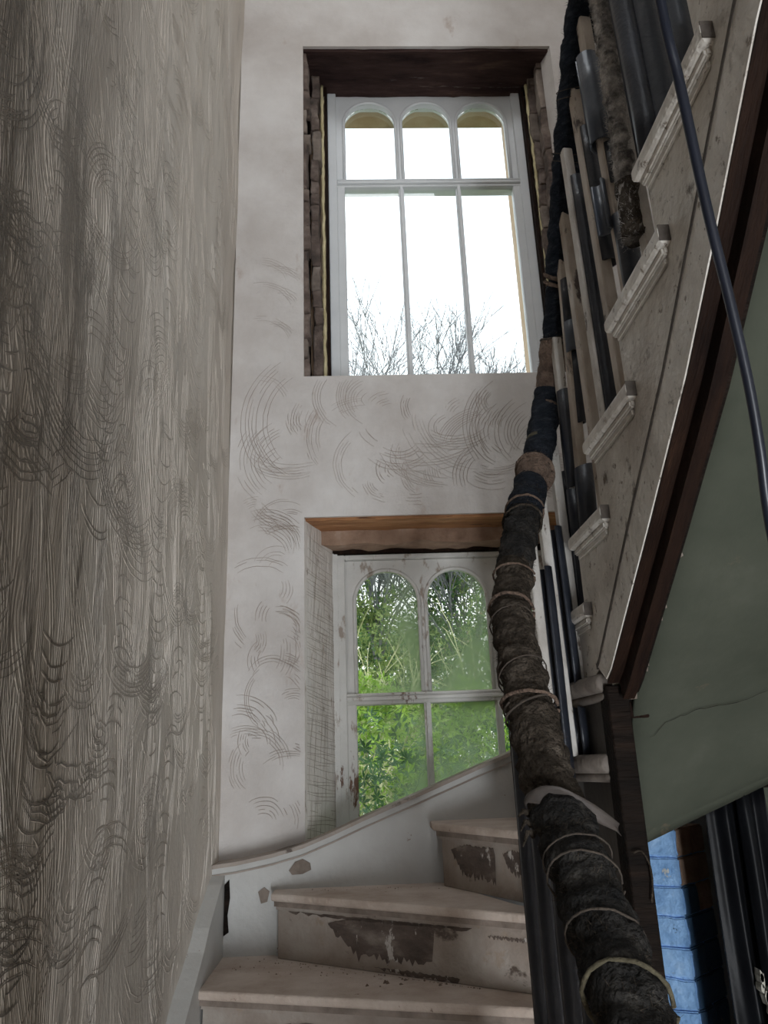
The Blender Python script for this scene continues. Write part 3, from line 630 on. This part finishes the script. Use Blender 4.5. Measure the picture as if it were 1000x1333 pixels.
# ragged edge of that plaster along the carriage
for j in (2, 5, 6, 11, 12, 13, 17, 23, 24, 31, 38):
    y = 1.95-1.15*j/46+random.uniform(-.01, .01); z = interp([(a, b) for a, b in sorted(prof)], y)
    h = random.uniform(.008, .03); bxo('plaster_lump', (.656, .670+random.uniform(0, .006), y-.012, y+.014, z-.004+.0, z+.004+h*.3), 'mortar', stairs, 0, .005, 1)
# crack in the soffit
def sz(x, y):
    k = max(0, min(1, (y-1.7)/.5)); t = (x-.685)/(XR-.685)
    return interp(sorted(prof), y)+.155*min(1, t*1.9)*k**1.5
V, Fc = [], []; pts = []
for i in range(26):
    t = i/25; x = .73+.30*t; y = 2.0-.03*math.sin(t*5)-.12*t**2+noise.noise(Vector((t*12, 0, 0)))*.01; pts.append(Vector((x, y, sz(x, y)-.006)))
ribbon(V, Fc, pts, Vector((0, -.75, -.66)), .0016, .002); tag(raw('crack', V, Fc, 'wood_dark', stairs), kind='stuff')
# back closing boards under the winders, out of the way of the lower window light
bxo('bearer', (.70, XR, 2.215, 2.25, -.10, .12), 'wood_dark', stairs)
def patch(ln, u0, u1, z0, z1, m, seed, t=.032):
    """ragged worn patch on a riser: u along the nosing line, 1 mm proud"""
    rp = random.Random(seed); a, b = off(*ln, t-.0015); a, b = Vector(a), Vector(b); n = 40; V, Fc = [], []
    for i in range(n+1):
        f = i/n; e = min(1, (f*3.2)**.8)*(1 if f < .98 else .2); q = a.lerp(b, u0+(u1-u0)*f); mid = z0+(z1-z0)*.8
        lo = mid+(z0-mid)*e*(.75+.6*abs(noise.noise(Vector((i*.45, seed, 0)))))+rp.uniform(-.006, .006); hi = mid+(z1-mid)*e+rp.uniform(-.003, .003)*e
        V += [(q.x, q.y, max(z0, lo)), (q.x, q.y, max(max(z0, lo)+.001, hi))]
        if i: k = 2*i; Fc.append((k-2, k, k+1, k-1))
    raw('bare_patch', V, Fc, m, stairs)
patch(B_, .22, .62, -.55, -.432, 'bare_wood', 3); patch(B_, .80, .92, -.455, -.445, 'bare_wood', 4); patch(B_, .05, .75, -.442, -.432, 'bare_wood', 9); patch(B_, .40, .70, -.569, -.555, 'bare_wood', 10)
patch(C_, .12, .62, -.35, -.25, 'bare_wood', 5); patch(C_, .7, .95, -.32, -.25, 'bare_wood', 15); patch(A_, .04, .98, -.75, -.64, 'bare_wood', 6); patch(A_, .30, .7, -.76, -.65, 'wood_dark', 8)
# crumbs of rubble on the treads
rc = random.Random(4)
V, Fc = [], []
def crumb(x, y, z, s):
    b = len(V)
    for d in ((1, 0, 0), (-.5, .8, 0), (-.5, -.8, 0), (0, 0, .9)): V.append(Vector((x, y, z-.001))+Vector(d)*s*rc.uniform(.6, 1.2))
    Fc.extend([(b, b+1, b+3), (b+1, b+2, b+3), (b+2, b, b+3)])
for i in range(130):
    x = rc.uniform(-.4, .3); y = 2.44-.32*x*.9+rc.uniform(.02, .30)*(1 if rc.random() < .5 else .6); y = min(y, 2.70-.72*(x+.27)); crumb(x, y, -.57, rc.uniform(.002, .005))
for i in range(60):
    x = rc.uniform(-.2, .35); crumb(x, 2.72+rc.uniform(-.02, .05)-max(0, x)*.3, -.38, rc.uniform(.002, .004))
for i in range(14): crumb(rc.uniform(-.05, .25), 2.36+rc.uniform(-.03, .1), -.57, rc.uniform(.005, .010))
tag(raw('plaster_rubble', V, Fc, 'rubble'), 'scattered brown plaster crumbs lying on the two lowest visible treads', 'rubble', None, 'stuff')

# ------------------------------------------------------------------ BALUSTRADE
bal = thing('balustrade', 'continuous handrail on square balusters sleeved in charcoal foam, curving round the stairwell', 'balustrade')
rail_pts = [(.295, -1.2, -1.97), (.297, .0, -1.05), (.30, .62, -.57), (.30, 1.0, -.273), (.30, 1.09, -.202), (.30, 1.187, -.121), (.30, 1.294, -.04), (.302, 1.355, .032), (.305, 1.425, .115), (.312, 1.512, .21), (.325, 1.60, .290),
            (.365, 1.71, .413), (.43, 1.855, .585), (.51, 2.00, .770), (.57, 2.085, .945), (.61, 2.095, 1.105), (.625, 2.03, 1.262), (.628, 1.93, 1.385), (.628, 1.80, 1.545), (.628, 1.67, 1.690), (.628, 1.54, 1.82), (.63, 1.35, 1.965), (.63, .6, 2.51), (.63, -1.0, 3.67)]
RP = smoothpath(rail_pts, 6)
tubeo('handrail', RP, .022, 'wood_dark', bal, 10)
def railz(x, y, upper):
    best = min(((q.x-x)**2+(q.y-y)**2, q.z) for q in (RP if upper is None else RP[len(RP)//2-10:] if upper else RP[:len(RP)//2+6]))
    return best[1]
def sleeve(parent, cx, cy, z0, z1, rad=.022, th=.006, gap=1.9, face=None, m='foam', lean=(0, 0), slant=0):
    """open foam tube: a C in plan, slit turned towards 'face'"""
    a0 = face+gap/2; a1 = face+2*PI-gap/2; N = 16; V, Fc = [], []
    nz_ = max(2, int((z1-z0)/.1)+1)
    for j in range(nz_+1):
        t = j/nz_; z = z0+(z1-z0)*t; ox, oy = lean[0]*(z-z0), lean[1]*(z-z0)
        for ring in (rad, rad-th):
            for i in range(N+1):
                an = a0+(a1-a0)*i/N; wob = noise.noise(Vector((cx*9+an, cy*9, z*5)))*.0015
                zz = z+(slant*rad*math.cos(an) if j in (0, nz_) else 0)
                V.append(Vector((cx+ox+(ring+wob)*math.cos(an), cy+oy+(ring+wob)*math.sin(an), zz)))
    W = 2*(N+1)
    for j in range(nz_):
        for i in range(N):
            a = j*W+i; Fc.append((a, a+1, a+W+1, a+W)); b = a+N+1; Fc.append((b+1, b, b+W, b+W+1))
        for i in (0, N): a = j*W+i; Fc.append((a, a+W, a+W+N+1, a+N+1) if i == 0 else (a+W, a, a+N+1, a+W+N+1))
    for i in range(N):
        Fc.append((i+1, i, i+N+1, i+N+2)); a = nz_*W+i; Fc.append((a, a+1, a+N+2, a+N+1))
    return raw('foam_sleeve', V, Fc, m, parent, True)
def bar(x, y, z0, z1, m='bar_white', s=.0135, rot=.15, lean=(0, 0)):
    bm = bmesh.new(); vs = box(bm, -s, s, -s, s, 0, z1-z0)
    bmesh.ops.bevel(bm, geom=[e for e in bm.edges if abs(e.verts[0].co.z-e.verts[1].co.z) > .1], offset=.003, segments=1, affect='EDGES')
    for v in bm.verts:
        c, s_ = math.cos(rot), math.sin(rot); X, Y = v.co.x*c-v.co.y*s_, v.co.x*s_+v.co.y*c
        v.co = Vector((X+x+lean[0]*v.co.z, Y+y+lean[1]*v.co.z, v.co.z+z0))
    o = obj('baluster', bm, m, bal); return o
RI = Vector((.96, -.27))       # across the view, to the right
def baluster(top_, bot_, z0, m, sleeves, s=.0135):
    """top_/bot_: measured 3D points; sleeves: (z0, z1, radius, material, shift right, slit width)"""
    x0, y0, za = bot_; x1, y1, zb = top_; lean = ((x1-x0)/(zb-za), (y1-y0)/(zb-za))
    bx, by = x0+lean[0]*(z0-za), y0+lean[1]*(z0-za)
    b = bar(bx, by, z0, zb, m, s, .12, lean)
    for (s0, s1, rad, mm, sh, gp) in sleeves:
        cx, cy = bx+lean[0]*(s0-z0)+RI.x*sh, by+lean[1]*(s0-z0)+RI.y*sh
        sleeve(b, cx, cy, s0, s1, rad, .006, gp, math.atan2(-.45, -.9) if gp > 1.5 else math.atan2(.12, -1), mm, lean, random.uniform(-.25, .25))
    return b
FB, FG = 'foam', 'foam_grey'
# round the turn
baluster((.49, 2.06, .70), (.502, 2.085, .06), -.19, 'bar_white', [(-.15, .50, .026, FB, .024, 2.2)])
baluster((.536, 2.085, .82), (.553, 2.095, .02), 0, 'bar_white', [(.0, .125, .026, FB, .024, 2.2), (.17, .62, .026, FB, .024, 2.2)])
baluster((.588, 2.083, .96), (.602, 2.095, .2), .19, 'bar_white', [(.195, .80, .026, FB, .024, 2.2)])
baluster((.62, 2.03, 1.20), (.628, 2.07, .38), .38, 'bar_white', [(.385, .72, .024, FB, .004, .5), (.73, 1.03, .021, FB, .004, .5)])
baluster((.626, 1.90, 1.38), (.635, 2.0, .61), .57, 'bar_beige', [(.575, .765, .027, FB, .006, .6), (.89, 1.10, .0165, FB, .012, 1.2), (1.10, 1.19, .024, FG, .006, 1.2), (1.19, 1.32, .022, FB, .004, 1.4)])
baluster((.626, 1.82, 1.48), (.637, 1.828, .618), .57, 'bar_beige', [(.575, .72, .026, FB, .01, 1.0)], .016)
baluster((.612, 1.704, 1.60), (.623, 1.705, .835), .76, 'bar_white', [(.765, 1.50, .025, FB, .017, 1.3)])
baluster((.626, 1.615, 1.72), (.637, 1.60, .831), .76, 'bar_beige', [(1.16, 1.58, .025, FB, .012, 1.3)], .0155)
baluster((.626, 1.49, 1.82), (.637, 1.485, 1.007), .95, 'bar_beige', [(.955, 1.20, .027, FB, .010, .6), (1.285, 1.405, .024, FB, .012, 1.2), (1.415, 1.69, .031, FG, -.004, .3), (1.17, 1.31, .019, FG, -.032, 2.6)], .015)
bK = baluster((.626, 1.372, 1.93), (.637, 1.355, 1.02), .95, 'bar_white', [])
baluster((.626, 1.225, 2.04), (.637, 1.225, 1.236), 1.14, 'bar_white', [(1.145, 1.98, .029, FB, -.022, .3), (1.145, 2.0, .036, FG, .02, .3)])
baluster((.626, 1.08, 2.13), (.637, 1.08, 1.25), 1.14, 'bar_white', [(1.145, 2.08, .030, FG, .0, .3)])
for y in (.97, .83, .70, .57, .44, .31, .17, .04, -.1, -.24, -.38, -.52, -.66, -.8):
    k = max(kk for kk in range(5, 15) if fronts[kk] > y); baluster((.628, y, railz(.63, y, True)), (.637, y, S*k), S*k, 'bar_white', [(S*k+.01, S*k+.78, .026, FB, .01, .8)])
# the grey felt hung on one baluster
def fuzz(parent, path, rad, n, length, m, th=.0008):
    V, Fc = [], []; fr = frames(path); rr = random.Random(n)
    for i in range(n):
        q, t, a, b = fr[rr.randrange(len(fr))]; an = rr.uniform(0, 2*PI); d = a*math.cos(an)+b*math.sin(an)
        R_ = rad(0) if callable(rad) else rad
        p0 = q+t*rr.uniform(-.012, .012)+d*(R_*.96); e = (d*rr.uniform(.15, .7)+t*rr.uniform(-1, 1)+d.cross(t)*rr.uniform(-1, 1)).normalized(); L = length*rr.uniform(.4, 1.2)
        s = e.cross(d).normalized()*th; b0 = len(V); V.extend([p0-s, p0+s, p0+e*L]); Fc.append((b0, b0+1, b0+2))
    o = raw('felt_fibre', V, Fc, m, parent); o['kind'] = 'stuff'; return o
fw = thing('felt_sleeve', 'dusty grey hair felt sleeve hanging on a baluster near the top of the upper flight', 'pipe insulation')
fp = [Vector((.614+.0002*i, 1.365, 1.045+.0)).lerp(Vector((.628, 1.372, 1.90)), i/40) for i in range(41)]
tubeo('felt', fp, .024, 'felt_grey', fw, 18, lambda v: noise.noise(v*60)*.007+noise.noise(v*150)*.004)
tubeo('felt_end', fp[:8], .0265, 'felt_brown', fw, 16, lambda v: noise.noise(v*70)*.005); fuzz(fw, fp, .026, 5000, .014, 'felt_grey', .0006)
# lower flight balusters, all sleeved (their feet are below the picture)
for i, y in enumerate([1.60, 1.475, 1.345, 1.225, 1.10, .96, .83, .70, .56, .43, .30, .16, .02, -.12, -.26]):
    k = 0; zt = -.57; 
    zz = -.76 if y > 1.72 else -.76-S*(1+int((1.72-y)/.215)) if y < 1.72 else -.76
    zr = railz(.3, y, False)
    b = baluster((.318, y+.012, zr), (.322, y, zz), zz, 'bar_white', [(zz+.005, zr-.03, .021, FB, .004, .35)], .011)
# ------------------------------------------------------------------ HANDRAIL WRAPPING
wr = thing('handrail_wrapping', 'hair felt and black lagging bound round the handrail with twine, frayed and dusty', 'wrapping')
def arclen(path):
    a = [0]
    for u, v in zip(path, path[1:]): a.append(a[-1]+(v-u).length)
    return a
RF_ = smoothpath(rail_pts, 26)
def near(P): return min(range(len(RF_)), key=lambda i: (RF_[i]-Vector(P)).length)
cuts = [near(q) for q in ((.297, 0, -1.05), (.30, 1.235, -.085), (.325, 1.60, .29), (.365, 1.71, .413), (.43, 1.855, .585), (.485, 1.955, .71), (.515, 2.00, .775), (.605, 2.096, 1.05), (.62, 2.06, 1.21), (.628, 1.95, 1.36), (.63, 1.35, 1.965))]
def wob(am, f1, f2): return lambda v: noise.noise(v*f1)*am+noise.noise(v*f2)*am*.6
secs = [(0, 1, .038, 'felt_dark', .008, 'felt_brown'), (1, 2, .037, 'felt_brown', .008, 'felt_brown'), (2, 3, .035, 'felt_brown', .008, 'felt_brown'), (3, 4, .037, 'felt_dark', .009, 'felt_brown'), (4, 5, .040, 'felt_black', .004, 'felt_brown'), (5, 6, .042, 'felt_tan', .005, 'felt_tan'),
        (6, 7, .038, 'felt_black', .004, 'felt_black'), (7, 8, .036, 'felt_tan', .005, 'felt_tan'), (8, 9, .030, 'felt_black', .003, 'felt_black'), (9, 10, .036, 'felt_black', .005, 'felt_black')]
for (a, b, rad, m, am, fm) in secs:
    rad *= 1.08
    seg = RF_[cuts[a]:cuts[b]+2]
    # resample evenly
    al = arclen(seg); n = max(6, int(al[-1]/.006)); ev = []; j = 0
    for i in range(n+1):
        s_ = al[-1]*i/n
        while j < len(al)-2 and al[j+1] < s_: j += 1
        ev.append(seg[j].lerp(seg[j+1], (s_-al[j])/max(1e-9, al[j+1]-al[j])))
    V, Fc = [], []
    fr = frames(ev); SG = 28; sc_ = 0
    for i, (q, t, aa, bb) in enumerate(fr):
        for k in range(SG):
            an = 2*PI*k/SG; d = aa*math.cos(an)+bb*math.sin(an)
            s_ = al[-1]*i/n; wrap = .006*abs(math.sin((s_*36+an*.5+noise.noise(q*8))*1.0))      # spiral laps
            e = rad+noise.noise((q+d*rad)*38)*am+noise.noise((q+d*rad)*110)*am*.5+wrap-.002
            V.append(q+d*e)
    for i in range(len(fr)-1):
        for k in range(SG): k2 = (k+1) % SG; Fc.append((i*SG+k, i*SG+k2, (i+1)*SG+k2, (i+1)*SG+k))
    Fc.append(tuple(range(SG))[::-1]); Fc.append(tuple((len(fr)-1)*SG+k for k in range(SG)))
    raw('felt', V, Fc, m, wr, True)
    fuzz(wr, ev, rad, int(al[-1]*5200), .016, fm, .0005)
def ring(i, rad, th, m, tilt=.25, turns=1.0, name='binding_twine'):
    q = RF_[i]; t = (RF_[min(i+2, len(RF_)-1)]-RF_[i-2]).normalized(); a = t.cross(Vector((0, 0, 1))).normalized(); b = t.cross(a)
    pth = []
    for k in range(int(22*turns)+1):
        an = 2*PI*k/22; d = a*math.cos(an)+b*math.sin(an)
        pth.append(q+d*(rad*1.08+.0035+noise.noise(Vector((an*3, i, 0)))*.002)+t*(tilt*rad*math.cos(an+i)+.012*k/22*turns))
    tubeo(name, pth, th, m, wr, 6, lambda v: noise.noise(v*200)*th*.4)
def ni(P): return near(P)
for P, rad, th, m in (((.30, 1.0, -.273), .042, .003, 'twine_pale'), ((.30, 1.06, -.22), .041, .0015, 'twine'), ((.30, 1.135, -.165), .042, .0015, 'twine'), ((.30, 1.16, -.14), .042, .0012, 'twine'),
        ((.303, 1.385, .068), .041, .002, 'twine'), ((.303, 1.40, .085), .042, .0035, 'felt_tan'), ((.306, 1.44, .14), .040, .0015, 'twine'), ((.325, 1.60, .295), .040, .0035, 'felt_tan'), ((.318, 1.565, .26), .039, .0015, 'twine'),
        ((.355, 1.69, .385), .040, .0025, 'felt_tan'), ((.42, 1.83, .56), .041, .003, 'felt_brown'), ((.44, 1.87, .60), .042, .003, 'felt_tan'), ((.50, 1.985, .75), .044, .007, 'felt_tan'), ((.62, 2.06, 1.2), .033, .003, 'twine'), ((.627, 1.96, 1.345), .036, .006, 'felt_tan'),
        ((.628, 1.75, 1.60), .039, .0012, 'twine'), ((.628, 1.64, 1.72), .039, .0012, 'twine'), ((.30, .8, -.43), .044, .003, 'twine')):
    ring(ni(P), rad, th, m, random.uniform(.1, .5), random.choice((1, 1, 1.6)))
def band(i0, wd, rad, m):
    seg = RF_[i0:i0+2]; q = RF_[i0]; t = (RF_[i0+2]-RF_[i0-2]).normalized(); tubeo('binding_tape', [q-t*wd/2, q, q+t*wd/2], rad, m, wr, 20)
band(ni((.592, 2.095, 1.0)), .012, .0415, 'felt_tan'); band(ni((.545, 2.055, .87)), .012, .0425, 'twine_pale')
# torn paper flap on the wrapping
pb = Vector((.30, 1.245, -.075)); V, Fc = [], []
for j in range(5):
    for i in range(15):
        u, v = i/14, j/4; an = PI*1.02-u*PI*.95
        rad = .047+.004*math.sin(u*9+v*3)+max(0, u-.6)*.05; x = pb.x+rad*math.cos(an)*1.05+max(0, u-.65)*.05; dz = (.022*v-.035*u+.028*math.sin(u*PI))
        V.append(Vector((x, pb.y-rad*math.sin(an)*.8-.01*v, pb.z+dz-.02*max(0, u-.5)+.004*math.sin(u*14)*(1-v))))
for j in range(4):
    for i in range(14): k = j*15+i; Fc.append((k, k+1, k+16, k+15))
pf = raw('torn_paper', V, Fc, 'paper', wr, True); md = pf.modifiers.new('th', 'SOLIDIFY'); md.thickness = .001
for k in range(3):    # frayed tufts under the flap
    q0 = pb+Vector((-.046, -.01*k, -.005-.014*k)); tubeo('felt_tuft', [q0, q0+Vector((-.010, -.004, .004)), q0+Vector((-.018, -.002, -.004-.006*k))], lambda t: .006*(1-t)+.001, 'felt_brown', wr, 6)

# ------------------------------------------------------------------ CABLE
cp = smoothpath([(.30, .45, 2.2), (.345, .60, 1.25), (.371, .656, .847), (.393, .689, .743), (.421, .733, .605), (.445, .766, .502), (.465, .796, .407), (.477, .821, .33), (.486, .846, .252), (.495, .86, .10), (.51, .87, -.3), (.53, .85, -1.2)], 8)
tag(tubeo('cable', cp, .0062, 'cable', None, 10), 'thick black cable hanging in a slack line across the upper flight', 'cable')

# ------------------------------------------------------------------ UNDER THE STAIRS
pier = thing('brick_pier', 'blue painted brick pier lit below the soffit, bare brown bricks at its top right', 'pier')
ax, ay = .972, 2.56; dl = Vector((-math.cos(.6), math.sin(.6))); dr = Vector((math.cos(.75), math.sin(.75)))
def brick(x, d0, d1, z0, z1, m, dvec, inn, jt=.004):
    bm = bmesh.new(); a = Vector((ax, ay))+dvec*d0; b = Vector((ax, ay))+dvec*d1
    prism(bm, [tuple(a), tuple(b), tuple(b+inn), tuple(a+inn)], z0, z1, 'z')
    bmesh.ops.bevel(bm, geom=bm.edges[:], offset=.004, segments=2, affect='EDGES'); bmesh.ops.subdivide_edges(bm, edges=[e for e in bm.edges if e.calc_length() > .05], cuts=3, use_grid_fill=True)
    for v in bm.verts: v.co += noise.noise_vector(v.co*28)*jt
    obj('brick', bm, m, pier)
inl = Vector((.25, .42))*.35; rb = random.Random(9); z = -2.4; row = 0
zt0 = -.225
z = zt0
while z > -1.9:
    h = .083; sp2 = [.02, .26] if row % 2 == 0 else [.0, .115, .26]
    for a, b in zip(sp2, sp2[1:]):
        brick(0, a+.002 if a > .02 else 0.0, b-.003, z-h+.003, z-.003, 'blue', dl, inl+Vector((rb.uniform(-.002, .002), 0)))
    for a, b in (((.006, .20),) if row % 2 else ((.006, .10), (.103, .20))):
        brick(0, a, b, z-h+.002, z-.002, 'brick_brown' if row < 2 or (row == 2 and a > .05) else 'blue_shade', dr, Vector((-.04, .10)), .003)
    z -= h; row += 1
bm = bmesh.new(); q = Vector((ax, ay)); i2 = Vector((.0, .012))
prism(bm, [tuple(q+i2), tuple(q+dl*.26+i2), tuple(q+dl*.2+Vector((.1, .22))), tuple(q+dr*.2+i2)], ZF, zt0-.003, 'z'); obj('mortar_core', bm, 'blue', pier)
# black sheeting hung beside the pier
def sheet(x0, x1, y, z0, z1, name, label, ph):
    V, Fc = [], []; NX_, NZ_ = 40, 26
    for j in range(NZ_+1):
        for i in range(NX_+1):
            u, v = i/NX_, j/NZ_; x = x0+(x1-x0)*u; z = z0+(z1-z0)*v
            V.append(Vector((x+.006*math.sin(v*5+ph), y+.016*math.sin(u*7+ph+.8*math.sin(v*2))+.003*math.sin(u*17+v*3)+noise.noise(Vector((u*3, v*4, ph)))*.012, z)))
    for j in range(NZ_):
        for i in range(NX_): k = j*(NX_+1)+i; Fc.append((k, k+1, k+NX_+2, k+NX_+1))
    o = raw(name, V, Fc, 'sheet', None, True); o.modifiers.new('th', 'SOLIDIFY').thickness = .003
    return tag(o, label, 'sheeting', 'black sheets hanging under the stairs')
def hs(x): return -.235+.155*min(1, (x-.75)/(XR-.75)*1.9)
s1 = sheet(.955, 1.05, 2.245, -1.9, -.105, 'plastic_sheet', 'black glossy sheet hanging right of the blue pier, with pale plaster scabs', 0.4)
s2 = sheet(1.02, 1.10, 2.215, -1.9, -.085, 'plastic_sheet', 'narrow black glossy sheet at the far right edge under the soffit', 2.1)
for i in range(22):
    t = random.random(); x = 1.00+.03*t+random.uniform(-.008, .008); z = -.53-.16*random.random()-.03*t
    bm = bmesh.new(); n = 6; prism(bm, [(x+random.uniform(.003, .008)*math.cos(2*PI*k/n), z+random.uniform(.006, .022)*math.sin(2*PI*k/n)) for k in range(n)], 2.186, 2.215, 'y'); obj('plaster_scab', bm, 'chip', s1)
nib = bxo('wall_nib', (1.06, XR, 2.25, 2.30, ZF, -.10), 'soffit', None, 0, .006, 5); nib['kind'] = 'structure'
tag(tubeo('wire', smoothpath([(.61, 1.872, -.212), (.628, 1.872, -.209), (.642, 1.87, -.232), (.645, 1.87, -.27), (.638, 1.872, -.315)], 6), .0022, 'felt_brown', None, 6), 'short bent brown wire sticking out beside the dark post', 'wire')

# ------------------------------------------------------------------ OUTSIDE
bm = bmesh.new(); box(bm, -25, 25, 3.5, 40, -2.9, -2.6); o = obj('ground', bm, 'lawn'); o['kind'] = 'structure'
def leaf(V, Fc, q, d, n, L, W):
    s = d.cross(n).normalized()*W*.5; b = len(V); V.extend([q, q+d*L*.45+s, q+d*L-n*L*.12, q+d*L*.45-s]); Fc.append((b, b+1, b+2)); Fc.append((b, b+2, b+3))
def rv(rr): return Vector((rr.gauss(0, 1), rr.gauss(0, 1), rr.gauss(0, 1))).normalized()
def twigs(V, Fc, q, d, L, rad, depth, rr, sp=.5, k=3, ls=None, dc=.55):
    e = q; pts = [q]
    for i in range(3): d = (d+rv(rr)*.16).normalized(); e = e+d*L/3; pts.append(e)
    tube(V, Fc, pts, lambda t: rad*(1-.45*t), 3 if rad < .02 else 5, None, False)
    if depth == 0:
        if ls is not None: ls.append((e, d))
        return
    for i in range(k):
        a = pts[rr.choice((1, 2, 3, 3))]; twigs(V, Fc, a, (d+rv(rr)*sp+Vector((0, 0, .12))).normalized(), L*rr.uniform(.6, .85), rad*dc, depth-1, rr, sp, k, ls, dc)
def bush(name, label, loc, size, nleaf, L, W, m, seed, grp=None, m2=None, cat='shrub'):
    rr = random.Random(seed); t = thing(name, label, cat, grp, loc)
    V, Fc, V2, F2 = [], [], [], []
    for i in range(nleaf):
        d = rv(rr); rad = rr.uniform(.55, 1)**.5; q = Vector((d.x*size[0]*rad, d.y*size[1]*rad, size[2]+d.z*size[2]*rad)); q += noise.noise_vector(q*2.2)*min(size)*.35
        for k in range(rr.choice((1, 2, 3))):
            e = (d*.5+rv(rr)*.9+Vector((0, 0, -.1))).normalized(); leaf(*((V, Fc) if rr.random() < .72 else (V2, F2)), q, e, rv(rr), L*rr.uniform(.6, 1.2), W*rr.uniform(.7, 1.2))
    a = raw('foliage', V, Fc, m, t); a['kind'] = 'stuff'; b = raw('foliage', V2, F2, m2 or 'leaf_bright', t); b['kind'] = 'stuff'
    V, Fc = [], []; twigs(V, Fc, Vector((0, 0, -.4)), Vector((0, 0, 1)), size[2]*.7, .03, 3, rr, .5, 3); raw('stem', V, Fc, 'bark', t); return t
# near glossy shrub: whorls of long leaves
rr = random.Random(21); t = thing('shrub', 'broad-leaved glossy green shrub close outside the lower left pane', 'shrub', None, (.12, 4.35, -2.6)); V, Fc, V2, F2 = [], [], [], []
for i in range(1150):
    q = Vector((rr.uniform(-.45, .62), rr.uniform(-.3, .45), rr.uniform(.9, 3.0))); 
    if q.z+2.6*0 > 3.0-.9*max(0, q.x-.15)**1.0+rr.uniform(-.1, .1): continue
    ax_ = (rv(rr)*.6+Vector((0, -.6, .6))).normalized(); n = rr.randint(5, 8)
    s1_ = ax_.cross(rv(rr)).normalized(); s2_ = ax_.cross(s1_)
    for k in range(n):
        an = 2*PI*k/n+rr.uniform(-.3, .3); d = ((s1_*math.cos(an)+s2_*math.sin(an))+ax_*.35).normalized()
        leaf(*((V2, F2) if (q.z > 2.7 and rr.random() < .45) or rr.random() < .10 else (V, Fc)), q, d, ax_, rr.uniform(.035, .07), rr.uniform(.011, .019))
a = raw('foliage', V, Fc, 'leaf_near', t); a['kind'] = 'stuff'; a = raw('foliage', V2, F2, 'leaf_bright', t); a['kind'] = 'stuff'
V, Fc = [], []
for i in range(5): twigs(V, Fc, Vector((rr.uniform(-.2, .3), rr.uniform(-.1, .2), 0)), Vector((rr.uniform(-.15, .15), 0, 1)).normalized(), 1.0, .016, 3, rr, .4, 3)
raw('stem', V, Fc, 'bark', t)
bush('shrub', 'bright yellow-green bush behind the middle lower panes', (.75, 5.4, -2.6), (.75, .6, 1.55), 15000, .05, .02, 'leaf_bright', 31, None, 'leaf_near')
bush('shrub', 'bright yellow-green bush behind the left panes at transom height', (.0, 5.9, -2.6), (.8, .6, 1.65), 15000, .05, .02, 'leaf_bright', 32, None, 'leaf_olive')
bush('shrub', 'dark green bush at the right of the middle upper pane', (1.35, 5.9, -2.6), (.42, .45, 1.75), 6000, .05, .022, 'leaf_dark', 33, None, 'leaf_near')
bush('hedge_tree', 'olive green evergreen tree seen through the left arched pane', (-.45, 9.0, -2.6), (1.35, 1.0, 2.45), 26000, .07, .03, 'leaf_olive', 34, 'trees seen through the lower window', 'leaf_dark', 'tree')
bush('hedge_tree', 'dense evergreen tree seen through the middle arched pane', (1.75, 9.6, -2.6), (1.3, 1.0, 2.9), 26000, .07, .03, 'leaf_dark', 35, 'trees seen through the lower window', 'leaf_olive', 'tree')
bush('hedge_tree', 'dark evergreen tree far right beyond the lower window', (4.2, 10.5, -2.6), (1.8, 1.2, 2.6), 9000, .10, .045, 'leaf_dark', 36, 'trees seen through the lower window', 'leaf_near', 'tree')
bush('hedge_tree', 'dark evergreen tree far left beyond the lower window', (-3.4, 10.5, -2.6), (1.9, 1.2, 2.6), 9000, .10, .045, 'leaf_dark', 37, 'trees seen through the lower window', 'leaf_olive', 'tree')
bush('hedge_tree', 'low dark hedge closing the garden behind the other bushes', (.8, 12, -2.6), (5.5, .8, 2.35), 22000, .14, .06, 'leaf_dark', 38, 'trees seen through the lower window', 'leaf_olive', 'hedge')
# tangle of pale bare branches with dry seed heads in front of the evergreens
rr = random.Random(44); t = thing('tangled_shrub', 'tangle of pale thin branches across the arched panes of the lower window', 'shrub', None, (.2, 6.6, -2.6)); V, Fc, ls = [], [], []
for i in range(12):
    twigs(V, Fc, Vector((rr.uniform(-1.0, 1.2), rr.uniform(-.3, .3), .3)), Vector((rr.uniform(-.35, .35), 0, 1)).normalized(), 1.25, .014, 4, rr, .75, 3, ls, .72)
raw('branch', V, Fc, 'twig_green', t); V, Fc = [], []
for (e, d) in ls:
    if e.x > .5 and e.z > 3.0:
        for k in range(5): leaf(V, Fc, e+rv(rr)*.03, rv(rr), rv(rr), .03, .012)
a = raw('seed_head', V, Fc, 'leaf_brown', t); a['kind'] = 'stuff'
# bare tree crowns that reach into the upper window
def bare(label, x, y, ztop, seed, spread):
    rr = random.Random(seed); t = thing('bare_tree', label, 'tree', 'bare trees beyond the upper window', (x, y, -2.6)); V, Fc = [], []
    H = ztop+2.6; tube(V, Fc, [Vector((0, 0, 0)), Vector((0, 0, H*.45))], lambda t: .06-.02*t, 6, None, False); n_ = len(V)
    for i in range(6):
        twigs(V, Fc, Vector((0, 0, H*(.40+.01*i))), Vector((rr.uniform(-spread, spread), rr.uniform(-.3, .3), 1)).normalized(), H*.2, .02, 5, rr, .5, 4, None, .74)
    zm = sorted(v.z for v in V)[-40]; f = (H-H*.4)/(zm-H*.4)
    for v in V[n_:]: v.z = H*.4+(v.z-H*.4)*f
    raw('branch', V, Fc, 'twig', t)
bare('bare grey tree, tallest, behind the left pane of the upper window', .25, 9, 5.75, 51, .35)
bare('bare grey tree behind the middle pane of the upper window', 1.35, 9.4, 5.35, 52, .35)
bare('bare grey tree behind the right pane of the upper window', 2.6, 9.2, 5.35, 53, .3)
